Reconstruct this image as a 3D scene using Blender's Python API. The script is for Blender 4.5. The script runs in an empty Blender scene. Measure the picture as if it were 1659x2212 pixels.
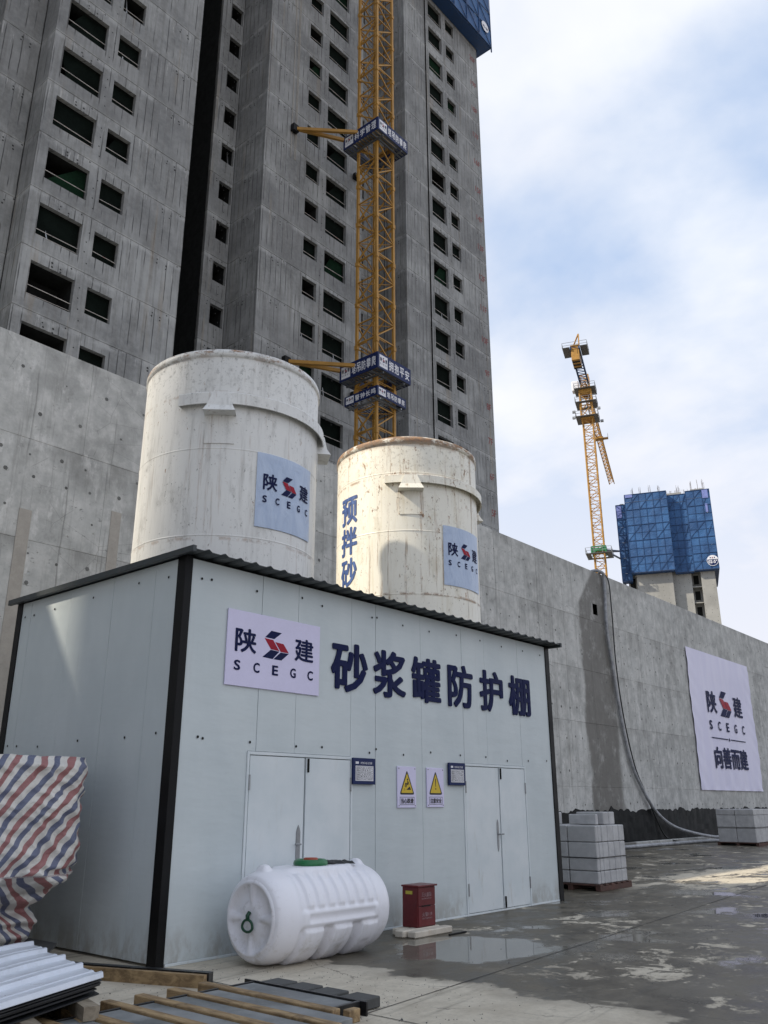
import bpy, bmesh, math, random
from math import sin, cos, pi, radians, sqrt, atan2
from mathutils import Vector, Matrix, noise as mnoise
random.seed(7)
S = bpy.context.scene
COL = S.collection

# ---------------------------------------------------------------- camera
cam = bpy.data.cameras.new('camera'); co = bpy.data.objects.new('camera', cam); COL.objects.link(co)
cam.sensor_fit = 'VERTICAL'; cam.sensor_height = 36.0; cam.sensor_width = 27.0
cam.lens = 1832.23 / 2212.0 * 36.0
cam.clip_start = 0.05; cam.clip_end = 3000
R_ = ((0.65039946, -0.75959025, -0.00178586), (-0.24557062, -0.21249361, 0.94580206), (0.71880151, 0.61471059, 0.32473878))
mw = Matrix(((R_[0][0], R_[1][0], -R_[2][0], 0), (R_[0][1], R_[1][1], -R_[2][1], 0), (R_[0][2], R_[1][2], -R_[2][2], 1.55), (0, 0, 0, 1)))
co.matrix_world = mw
S.camera = co

# ---------------------------------------------------------------- light
SUN_AZ, SUN_EL = radians(145), radians(38.8)
SKY_STRENGTH = 0.10
sd = Vector((cos(SUN_AZ) * cos(SUN_EL), sin(SUN_AZ) * cos(SUN_EL), sin(SUN_EL)))
sl = bpy.data.lights.new('sun', 'SUN'); so = bpy.data.objects.new('sun', sl); COL.objects.link(so)
sl.energy = 4.6; sl.angle = radians(1.0); sl.color = (1.0, 0.90, 0.74)
so.rotation_euler = sd.to_track_quat('Z', 'Y').to_euler()
so.location = (-40, 20, 60)

S.view_settings.view_transform = 'Standard'; S.view_settings.look = 'None'
S.view_settings.exposure = 0.12; S.view_settings.gamma = 1.0
S.view_settings.use_curve_mapping = False


# ---------------------------------------------------------------- node helpers
class NB:
    def __init__(s, nt):
        s.nt = nt; s.L = nt.links
    def node(s, t, **kw):
        n = s.nt.nodes.new(t)
        for k, v in kw.items(): setattr(n, k, v)
        return n
    def put(s, sock, v):
        if v is None: return
        if hasattr(v, 'links'): s.L.new(v, sock)
        elif isinstance(v, (tuple, list)) and len(v) == 3 and sock.type == 'RGBA': sock.default_value = (*v, 1)
        else: sock.default_value = v
    def m(s, op, a, b=None, c=None, clamp=False):
        n = s.node('ShaderNodeMath', operation=op, use_clamp=clamp)
        s.put(n.inputs[0], a); s.put(n.inputs[1], b); s.put(n.inputs[2], c)
        return n.outputs[0]
    def mix(s, f, a, b, mode='MIX'):
        n = s.node('ShaderNodeMix', data_type='RGBA', blend_type=mode)
        s.put(n.inputs[0], f); s.put(n.inputs[6], a); s.put(n.inputs[7], b)
        return n.outputs[2]
    def step(s, v, lo, hi, a=0.0, b=1.0):
        n = s.node('ShaderNodeMapRange', interpolation_type='SMOOTHSTEP')
        s.put(n.inputs[0], v); n.inputs[1].default_value = lo; n.inputs[2].default_value = hi
        n.inputs[3].default_value = a; n.inputs[4].default_value = b
        return n.outputs[0]
    def scale(s, v, sc, loc=(0, 0, 0)):
        n = s.node('ShaderNodeMapping'); s.put(n.inputs[0], v)
        n.inputs['Scale'].default_value = sc; n.inputs['Location'].default_value = loc
        return n.outputs[0]
    def noise(s, v, sc, det=4, rough=0.55, dist=0.0):
        n = s.node('ShaderNodeTexNoise'); s.put(n.inputs['Vector'], v)
        n.inputs['Scale'].default_value = sc; n.inputs['Detail'].default_value = det
        n.inputs['Roughness'].default_value = rough; n.inputs['Distortion'].default_value = dist
        return n.outputs[0]
    def voro(s, v, sc, feature='F1'):
        n = s.node('ShaderNodeTexVoronoi', feature=feature); s.put(n.inputs['Vector'], v)
        n.inputs['Scale'].default_value = sc
        return n
    def pos(s): return s.node('ShaderNodeNewGeometry').outputs['Position']
    def obj(s): return s.node('ShaderNodeTexCoord').outputs['Object']
    def rnd(s): return s.node('ShaderNodeObjectInfo').outputs['Random']
    def sep(s, v):
        n = s.node('ShaderNodeSeparateXYZ'); s.put(n.inputs[0], v); return n.outputs
    def comb(s, x, y, z):
        n = s.node('ShaderNodeCombineXYZ'); s.put(n.inputs[0], x); s.put(n.inputs[1], y); s.put(n.inputs[2], z); return n.outputs[0]
    def bump(s, h, strength, dist=0.02):
        n = s.node('ShaderNodeBump'); s.put(n.inputs['Height'], h)
        n.inputs['Strength'].default_value = strength; n.inputs['Distance'].default_value = dist
        return n.outputs[0]


MATS = {}
def mat(name, fn=None, col=None, rough=0.6, metal=0.0, spec=None):
    if name in MATS: return MATS[name]
    m = bpy.data.materials.new(name); m.use_nodes = True
    b = m.node_tree.nodes['Principled BSDF']
    nb = NB(m.node_tree)
    b.inputs['Roughness'].default_value = rough; b.inputs['Metallic'].default_value = metal
    if spec is not None: b.inputs['Specular IOR Level'].default_value = spec
    if col is not None: b.inputs['Base Color'].default_value = (*col, 1)
    if fn:
        r = fn(nb)
        for k, v in r.items():
            nb.put(b.inputs[k], v)
    MATS[name] = m
    return m


def simple(name, col, rough=0.6, metal=0.0, var=0.18, sc=3.0, bump=0.0, spec=None, grime=None, gsc=1.2):
    """a plain coating with slight mottling, rough variation and optional grime"""
    def f(n):
        p = n.obj()
        a = n.noise(p, sc, 5, 0.6); b = n.noise(p, sc * 9, 3, 0.6)
        v = n.m('ADD', n.m('MULTIPLY', a, 0.7), n.m('MULTIPLY', b, 0.3))
        c = n.mix(n.step(v, 0.3, 0.7), tuple(x * (1 - var) for x in col), tuple(min(1, x * (1 + var)) for x in col))
        if grime:
            g = n.noise(n.scale(p, (gsc, gsc, gsc * 0.35)), 2.2, 7, 0.65)
            c = n.mix(n.step(g, 0.55, 0.78, 0, 0.75), c, grime)
        r = {'Base Color': c, 'Roughness': n.step(a, 0.2, 0.8, max(0.02, rough - 0.1), min(1, rough + 0.1))}
        if bump: r['Normal'] = n.bump(v, bump, 0.01)
        return r
    return mat(name, f, rough=rough, metal=metal, spec=spec)


# ---------------------------------------------------------------- world / sky
w = bpy.data.worlds.new('World'); S.world = w; w.use_nodes = True
nb = NB(w.node_tree)
for n in list(w.node_tree.nodes): w.node_tree.nodes.remove(n)
out = nb.node('ShaderNodeOutputWorld'); bg = nb.node('ShaderNodeBackground')
sky = nb.node('ShaderNodeTexSky', sky_type='NISHITA'); sky.sun_disc = False
sky.sun_elevation = SUN_EL; sky.sun_rotation = pi / 2 - SUN_AZ
sky.air_density = 1.0; sky.dust_density = 1.5; sky.ozone_density = 1.2
g = nb.node('ShaderNodeTexCoord').outputs['Generated']
gx, gy, gz = nb.sep(g)
zz = nb.m('ADD', nb.m('MAXIMUM', gz, 0.0), 0.30)
pv = nb.comb(nb.m('DIVIDE', gx, zz), nb.m('DIVIDE', gy, zz), 0.0)
pv = nb.scale(pv, (1, 1, 1), (3.1, 0.35, 0))
c1 = nb.noise(pv, 0.95, 7, 0.50, 0.3); c2 = nb.noise(pv, 3.0, 7, 0.55, 0.2)
cl = nb.m('ADD', nb.m('MULTIPLY', c1, 0.84), nb.m('MULTIPLY', c2, 0.16))
cover = nb.step(cl, 0.42, 0.58)
shade = nb.step(nb.noise(pv, 1.3, 6, 0.5, 0.2), 0.35, 0.68)
cloud = nb.mix(shade, (7.9, 8.2, 9.0), (10.2, 10.25, 10.4))
low = nb.step(gz, 0.12, 0.62, 1.0, 0.0)
cloud = nb.mix(low, cloud, (8.3, 8.4, 9.1))
cover2 = nb.m('MAXIMUM', nb.m('MULTIPLY', cover, 0.95), nb.m('MULTIPLY', low, 0.93))
blue = nb.mix(0.75, sky.outputs[0], (5.0, 6.7, 9.7))
nb.put(bg.inputs[0], nb.mix(cover2, blue, cloud))
bg.inputs[1].default_value = SKY_STRENGTH
nb.L.new(bg.outputs[0], out.inputs[0])


# ---------------------------------------------------------------- mesh builder
class MB:
    def __init__(s): s.v = []; s.f = []; s.mi = []; s.cur = 0; s.uv = None
    def mesh(s, vs, fs):
        o = len(s.v); s.v += [tuple(v) for v in vs]
        for f in fs: s.f.append(tuple(i + o for i in f)); s.mi.append(s.cur)
        return s
    def quad(s, a, b, c, d): return s.mesh([a, b, c, d], [(0, 1, 2, 3)])
    def box(s, x0, x1, y0, y1, z0, z1):
        v = [(x, y, z) for z in (z0, z1) for y in (y0, y1) for x in (x0, x1)]
        return s.mesh(v, [(0, 2, 3, 1), (4, 5, 7, 6), (0, 1, 5, 4), (2, 6, 7, 3), (0, 4, 6, 2), (1, 3, 7, 5)])
    def bbox(s, x0, x1, y0, y1, z0, z1, b=0.006):
        """box with chamfered edges"""
        b = min(b, (x1 - x0) * .3, (y1 - y0) * .3, (z1 - z0) * .3)
        bm = bmesh.new(); bmesh.ops.create_cube(bm, size=1.0)
        for v in bm.verts: v.co = Vector(((x0 + x1) / 2 + v.co.x * (x1 - x0), (y0 + y1) / 2 + v.co.y * (y1 - y0), (z0 + z1) / 2 + v.co.z * (z1 - z0)))
        bmesh.ops.bevel(bm, geom=bm.edges[:] , offset=b, segments=1, affect='EDGES', profile=0.5)
        bm.verts.index_update()
        s.mesh([v.co[:] for v in bm.verts], [[v.index for v in f.verts] for f in bm.faces]); bm.free(); return s
    def beam(s, a, b, w, h=None, up=(0, 0, 1), ends=True):
        a = Vector(a); b = Vector(b); h = h or w
        d = (b - a).normalized(); u = Vector(up)
        if abs(d.dot(u)) > 0.98: u = Vector((1, 0, 0)) if abs(d.x) < .9 else Vector((0, 1, 0))
        x = d.cross(u).normalized() * (w / 2); y = x.cross(d).normalized() * (h / 2)
        v = [a - x - y, a + x - y, a + x + y, a - x + y, b - x - y, b + x - y, b + x + y, b - x + y]
        f = [(0, 1, 5, 4), (1, 2, 6, 5), (2, 3, 7, 6), (3, 0, 4, 7)]
        if ends: f += [(3, 2, 1, 0), (4, 5, 6, 7)]
        return s.mesh(v, f)
    def cyl(s, c, r, z0, z1, n=24, r1=None, cap=True):
        r1 = r if r1 is None else r1
        v = [(c[0] + r * cos(2 * pi * i / n), c[1] + r * sin(2 * pi * i / n), z0) for i in range(n)] + \
            [(c[0] + r1 * cos(2 * pi * i / n), c[1] + r1 * sin(2 * pi * i / n), z1) for i in range(n)]
        f = [(i, (i + 1) % n, n + (i + 1) % n, n + i) for i in range(n)]
        if cap: f += [tuple(range(n - 1, -1, -1)), tuple(range(n, 2 * n))]
        return s.mesh(v, f)
    def lathe(s, c, prof, n=64, a0=0, a1=2 * pi):
        full = abs(a1 - a0 - 2 * pi) < 1e-6
        m = n if full else n + 1
        o = []
        for r, z in prof:
            for i in range(m):
                t = a0 + (a1 - a0) * i / n
                o.append((c[0] + r * cos(t), c[1] + r * sin(t), z))
        f = []
        for k in range(len(prof) - 1):
            for i in range(n):
                j = (i + 1) % m if full else i + 1
                f.append((k * m + i, k * m + j, (k + 1) * m + j, (k + 1) * m + i))
        return s.mesh(o, f)
    def tube(s, pts, r, n=8, closed=False):
        pts = [Vector(p) for p in pts]; o = []; prev = None
        for i, p in enumerate(pts):
            d = (pts[min(i + 1, len(pts) - 1)] - pts[max(i - 1, 0)]).normalized()
            if closed: d = (pts[(i + 1) % len(pts)] - pts[i - 1]).normalized()
            u = prev if prev is not None else (Vector((0, 0, 1)) if abs(d.z) < .9 else Vector((1, 0, 0)))
            x = (u - d * u.dot(d)).normalized(); y = d.cross(x); prev = x
            for k in range(n): o.append(p + (x * cos(2 * pi * k / n) + y * sin(2 * pi * k / n)) * r)
        f = []; m = len(pts)
        for i in range(m if closed else m - 1):
            for k in range(n):
                a = i * n; b = ((i + 1) % m) * n
                f.append((a + k, a + (k + 1) % n, b + (k + 1) % n, b + k))
        if not closed: f += [tuple(range(n - 1, -1, -1)), tuple((m - 1) * n + k for k in range(n))]
        return s.mesh(o, f)
    def disc(s, c, n_, r, k=7):
        n_ = Vector(n_).normalized(); u = Vector((0, 0, 1)) if abs(n_.z) < .9 else Vector((1, 0, 0))
        x = n_.cross(u).normalized(); y = n_.cross(x).normalized(); c = Vector(c)
        return s.mesh([c + (x * cos(2 * pi * i / k) + y * sin(2 * pi * i / k)) * r for i in range(k)], [tuple(range(k))])
    def build(s, name, mats, parent=None, smooth=False, kind=None, loc=None, fixn=False):
        me = bpy.data.meshes.new(name)
        off = wloc(parent) if parent else Vector((0, 0, 0))
        if parent is None and loc is not None: off = Vector(loc)
        vs = [(v[0] - off.x, v[1] - off.y, v[2] - off.z) for v in s.v]
        me.from_pydata(vs, [], s.f)
        if not isinstance(mats, (list, tuple)): mats = [mats]
        for m in mats: me.materials.append(m)
        for p, i in zip(me.polygons, s.mi): p.material_index = i; p.use_smooth = smooth
        if s.uv:
            l = me.uv_layers.new(name='UVMap')
            for lp in me.loops: l.data[lp.index].uv = s.uv[lp.vertex_index]
        if fixn:
            bm = bmesh.new(); bm.from_mesh(me); bmesh.ops.recalc_face_normals(bm, faces=bm.faces); bm.to_mesh(me); bm.free()
        me.update()
        o = bpy.data.objects.new(name, me); COL.objects.link(o)
        if parent: o.parent = parent
        elif loc is not None: o.location = loc
        if kind: o['kind'] = kind
        return o


def wloc(o):
    v = Vector((0, 0, 0))
    while o is not None: v = v + o.location; o = o.parent
    return v

def thing(name, label, cat, loc=(0, 0, 0), group=None):
    o = bpy.data.objects.new(name, None); COL.objects.link(o); o.location = loc; o.empty_display_size = 0.2
    o['label'] = label; o['category'] = cat
    if group: o['group'] = group
    return o

def tag(o, label, cat, group=None):
    o['label'] = label; o['category'] = cat
    if group: o['group'] = group
    return o

def inst(o, parent, dloc):
    c = o.copy(); COL.objects.link(c); c.parent = parent; c.location = Vector(o.location) + Vector(dloc)
    return c


# ---------------------------------------------------------------- lettering
_gc = {}
def glyphs(txt):
    k = txt
    if k not in _gc:
        cu = bpy.data.curves.new('t', 'FONT'); cu.body = txt; cu.size = 1.0
        cu.fill_mode = 'FRONT'; cu.resolution_u = 3
        ob = bpy.data.objects.new('t', cu); COL.objects.link(ob)
        dg = bpy.context.evaluated_depsgraph_get(); dg.update()
        ev = ob.evaluated_get(dg); me = ev.to_mesh()
        vs = [(v.co.x, v.co.y) for v in me.vertices]; fs = [tuple(p.vertices) for p in me.polygons]
        ev.to_mesh_clear(); bpy.data.objects.remove(ob); bpy.data.curves.remove(cu)
        _gc[k] = (vs, fs)
    return _gc[k]

def fit(vs, w, h):
    x0 = min(v[0] for v in vs); x1 = max(v[0] for v in vs); y0 = min(v[1] for v in vs); y1 = max(v[1] for v in vs)
    return [((v[0] - x0) / (x1 - x0) * w, (v[1] - y0) / (y1 - y0) * h) for v in vs]

def layers(txt, bold, w, h):
    """heavier stroke: the same glyph laid down again slightly to each side, every copy a hair above the last"""
    vs, fs = glyphs(txt)
    D = [(0, 0)] + ([(cos(q * pi / 4 + .39) * bold, sin(q * pi / 4 + .39) * bold) for q in range(8)] if bold > .004 else [])
    k = len(vs); p = fit([(a + dx, b + dy) for dx, dy in D for a, b in vs], w, h)
    return [(p[i * k:(i + 1) * k], fs) for i in range(len(D))]

def put_text(mb, txt, o, U, V, w, h, bold=0.015, thick=0.0):
    N = Vector(U).cross(Vector(V)).normalized(); st = min(.0006, .004 * h)
    for i, (p, fs) in enumerate(layers(txt, bold, w, h)):
        put_flat(mb, p, fs, Vector(o) + N * (i * st if thick == 0 else 0), U, V, thick + i * st if thick else 0)

def put_flat(mb, p, fs, o, U, V, thick=0.0):
    o = Vector(o); U = Vector(U); V = Vector(V); N = U.cross(V).normalized()
    mb.mesh([o + U * a + V * b + N * thick for a, b in p], fs)
    if thick > 0:
        ec = {}
        for f in fs:
            for i in range(len(f)):
                e = (f[i], f[(i + 1) % len(f)]); ec[e] = ec.get(e, 0) + 1
        for (a, b) in ec:
            if (b, a) not in ec:
                mb.quad(o + U * p[a][0] + V * p[a][1], o + U * p[b][0] + V * p[b][1],
                        o + U * p[b][0] + V * p[b][1] + N * thick, o + U * p[a][0] + V * p[a][1] + N * thick)

LOGO_N = [[(.07, .73), (.42, .72), (.70, .98), (.30, 1.0)], [(0, .02), (.38, 0), (.63, .30), (.30, .32)], [(.41, 0), (.72, 0), (1.0, .28), (.68, .28)]]
LOGO_R = [[(.05, .70), (.30, .34), (.63, .32), (.38, .68)], [(.46, .62), (.68, .30), (1.0, .30), (.78, .60)]]
def logo_block(o, U, V, w, h, letters=True):
    """company mark: two characters either side of the folded arrow, latin line under; returns navy MB, red MB in a w x h box"""
    n = MB(); r = MB(); o = Vector(o); U = Vector(U); V = Vector(V)
    hb = 0.36 * h if letters else 0
    ch = h - hb; cw = 0.255 * w
    put_text(n, '陕', o + V * (hb + ch * .07), U, V, cw, ch * .84, 0.022)
    put_text(n, '建', o + U * (w - cw) + V * (hb + ch * .07), U, V, cw, ch * .84, 0.022)
    lw = 0.335 * w; lx = 0.335 * w
    for P in LOGO_N: put_flat(n, [(lx + a * lw, hb + b * ch) for a, b in P], [(0, 1, 2, 3)], o, U, V)
    for P in LOGO_R: put_flat(r, [(lx + a * lw, hb + b * ch) for a, b in P], [(0, 1, 2, 3)], o, U, V)
    if letters:
        for i, c in enumerate('SCEGC'):
            lw2 = 0.075 * w
            put_text(n, c, o + U * (i * (w - lw2) / 4), U, V, lw2, hb * .62, 0.03)
    return n, r
# ---------------------------------------------------------------- materials
def m_tower(n):
    p = n.pos(); x, y, z = n.sep(p); t = n.m('ADD', x, y)
    big = n.noise(p, 0.45, 6, 0.62); fine = n.noise(p, 5.0, 6, 0.65)
    st = n.noise(n.scale(p, (2.6, 2.6, 0.16)), 1.6, 6, 0.65)
    c = n.mix(n.step(big, 0.3, 0.72), (0.148, 0.152, 0.155), (0.345, 0.350, 0.348))
    c = n.mix(n.step(st, 0.42, 0.66, 0, 0.7), c, (0.155, 0.153, 0.148))
    c = n.mix(n.step(fine, 0.3, 0.75, 0, 0.35), c, (0.36, 0.36, 0.35))
    fr = n.m('FRACT', n.m('DIVIDE', n.m('SUBTRACT', z, 26.2), 2.87))
    # per storey tone
    fl = n.m('FLOOR', n.m('DIVIDE', n.m('SUBTRACT', z, 26.2), 2.87))
    wn = n.node('ShaderNodeTexWhiteNoise', noise_dimensions='1D'); n.put(wn.inputs['W'], fl)
    c = n.mix(n.step(wn.outputs[0], 0, 1, 0.0, 0.30), c, (0.15, 0.15, 0.152))
    # board seams
    wob = n.m('MULTIPLY', n.noise(p, 1.3, 2), 0.05)
    ft = n.m('FRACT', n.m('DIVIDE', n.m('ADD', t, wob), 0.40))
    seam = n.m('MULTIPLY', n.m('SUBTRACT', 1.0, n.step(n.m('ABSOLUTE', n.m('SUBTRACT', ft, 0.5)), 0.02, 0.085)),
               n.step(n.noise(n.scale(p, (2.5, 2.5, 0.35)), 1.0, 4, 0.6), 0.43, 0.56))
    seam = n.m('MULTIPLY', seam, n.step(fr, 0.08, 0.2))
    c = n.mix(n.m('MULTIPLY', seam, 0.9), c, (0.045, 0.045, 0.045))
    # laitance along the pour joint and runs under it
    band = n.m('MAXIMUM', n.step(fr, 0.87, 0.96), n.step(fr, 0.0, 0.05, 1.0, 0.0))
    band = n.m('MULTIPLY', band, n.step(n.noise(p, 1.1, 7, 0.75), 0.42, 0.62))
    c = n.mix(n.m('MULTIPLY', band, 0.55), c, (0.45, 0.455, 0.45))
    run = n.m('MULTIPLY', n.step(n.noise(n.scale(p, (3.4, 3.4, 0.3)), 1.7, 6, 0.75), 0.575, 0.66), n.step(fr, 0.35, 1.0, 0.0, 0.7))
    c = n.mix(run, c, (0.50, 0.50, 0.49))
    rust = n.m('MULTIPLY', n.step(n.noise(n.scale(p, (1.7, 1.7, 0.13)), 0.9, 5, 0.6), 0.60, 0.70), 0.25)
    c = n.mix(rust, c, (0.27, 0.20, 0.12))
    h = n.m('SUBTRACT', n.m('MULTIPLY', fine, 0.5), seam)
    return {'Base Color': c, 'Roughness': 0.88, 'Normal': n.bump(h, 0.35, 0.02)}

def m_wall(n):
    p = n.pos(); x, y, z = n.sep(p); t = n.m('ADD', x, y)
    big = n.noise(p, 0.55, 7, 0.65); mid = n.noise(p, 2.2, 7, 0.68); fine = n.noise(p, 9, 5, 0.6)
    c = n.mix(n.step(big, 0.3, 0.7), (0.33, 0.333, 0.322), (0.51, 0.515, 0.50))
    c = n.mix(n.step(mid, 0.42, 0.72, 0, 0.7), c, (0.58, 0.575, 0.555))
    c = n.mix(n.step(mid, 0.28, 0.42, 0.55, 0), c, (0.22, 0.22, 0.21))
    mk = n.noise(n.scale(p, (1.4, 1.4, 2.2), (3, 1, 8)), 5.0, 7, .75); c = n.mix(n.m('MULTIPLY', n.step(mk, .58, .64), n.step(big, .42, .6, 0, .75)), c, (.13, .13, .122))
    vs = n.noise(n.scale(p, (6, 6, .35)), 1.5, 6, .7); c = n.mix(n.step(vs, .52, .66, 0, .45), c, (.24, .238, .225))
    lt = n.noise(n.scale(p, (2.5, 2.5, 1.2), (9, 4, 2)), 1.2, 7, .7); c = n.mix(n.step(lt, .56, .68, 0, .6), c, (.66, .655, .64))
    # vertical board lines
    ft = n.m('FRACT', n.m('DIVIDE', n.m('ADD', t, n.m('MULTIPLY', n.noise(p, .9, 2), .12)), 0.93))
    gate = n.step(n.noise(n.scale(p, (1.1, 1.1, 0.25)), 1.0, 4, 0.6), 0.42, 0.58)
    seam = n.m('MULTIPLY', n.m('SUBTRACT', 1.0, n.step(n.m('ABSOLUTE', n.m('SUBTRACT', ft, 0.5)), 0.0, 0.03)), gate)
    c = n.mix(n.m('MULTIPLY', seam, 0.55), c, (0.14, 0.138, 0.13))
    # grime under the pour lines
    dl = n.step(n.noise(n.scale(p, (1.0, 1.0, .3)), 1.4, 6, .7), .42, .66)
    def below(zl, d): return n.m('MULTIPLY', n.m('MULTIPLY', n.step(z, zl - d, zl, 0, 1), n.step(z, zl, zl + .04, 1, 0)), dl)
    gr = n.m('MAXIMUM', below(8.46, 1.2), n.m('MAXIMUM', below(6.40, .4), below(4.40, .4)))
    c = n.mix(n.m('MULTIPLY', gr, 0.5), c, (0.17, 0.168, 0.155))
    top = n.m('MULTIPLY', n.step(z, 10.1, 10.55), dl)
    c = n.mix(n.m('MULTIPLY', top, .45), c, (.16, .158, .15))
    run = n.step(n.noise(n.scale(p, (2.2, 2.2, .1)), 1.3, 5, .65), .60, .72, 0, .45)
    c = n.mix(run, c, (.21, .205, .185))
    # scratches and pockmarks
    sv = n.voro(n.scale(p, (1.2, 1.2, 1.2)), 2.1); pock = n.step(sv.outputs['Distance'], 0.03, 0.09, 1, 0)
    c = n.mix(n.m('MULTIPLY', pock, n.step(mid, .4, .6, 0, .8)), c, (0.11, .108, .10))
    cr = n.voro(n.scale(n.m('ADD', 0, 0) if False else p, (1, 1, 1.6)), 0.9, 'DISTANCE_TO_EDGE')
    crack = n.m('MULTIPLY', n.step(cr.outputs['Distance'], 0.0, 0.006, 1, 0), n.step(n.noise(p, .8, 2), .52, .6, 0, .6))
    c = n.mix(crack, c, (.12, .118, .11))
    # wet run under the hose
    wob = n.m('MULTIPLY', n.m('SUBTRACT', n.noise(n.scale(p, (1, 1, .5)), 1.1, 5, .6), .5), .9)
    xs = n.m('ADD', x, wob)
    wet = n.m('MULTIPLY', n.step(xs, 29.7, 30.0), n.step(xs, 32.2, 32.6, 1, 0))
    wet = n.m('MULTIPLY', wet, n.step(n.m('ADD', z, n.m('MULTIPLY', n.m('SUBTRACT', 31.9, x), 1.1)), 11.1, 11.4, 1, .0))
    wet = n.m('MULTIPLY', wet, n.step(n.noise(p, 1.6, 6, .7), .30, .5, .55, 1))
    c = n.mix(n.m('MULTIPLY', wet, .82), c, (0.085, 0.078, 0.066))
    h = n.m('SUBTRACT', n.m('ADD', n.m('MULTIPLY', mid, .6), n.m('MULTIPLY', fine, .3)), n.m('ADD', n.m('MULTIPLY', seam, .5), pock))
    return {'Base Color': c, 'Roughness': n.step(wet, 0, 1, .88, .6), 'Normal': n.bump(h, 0.4, 0.03)}

def m_far(n):
    p = n.pos(); big = n.noise(p, .25, 5, .6)
    c = n.mix(n.step(big, .3, .7), (.25, .25, .24), (.35, .35, .335))
    s = n.step(n.noise(n.scale(p, (1, 1, .1)), 1.2, 4, .6), .5, .75, 0, .4)
    return {'Base Color': n.mix(s, c, (.2, .195, .18)), 'Roughness': .9}

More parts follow.
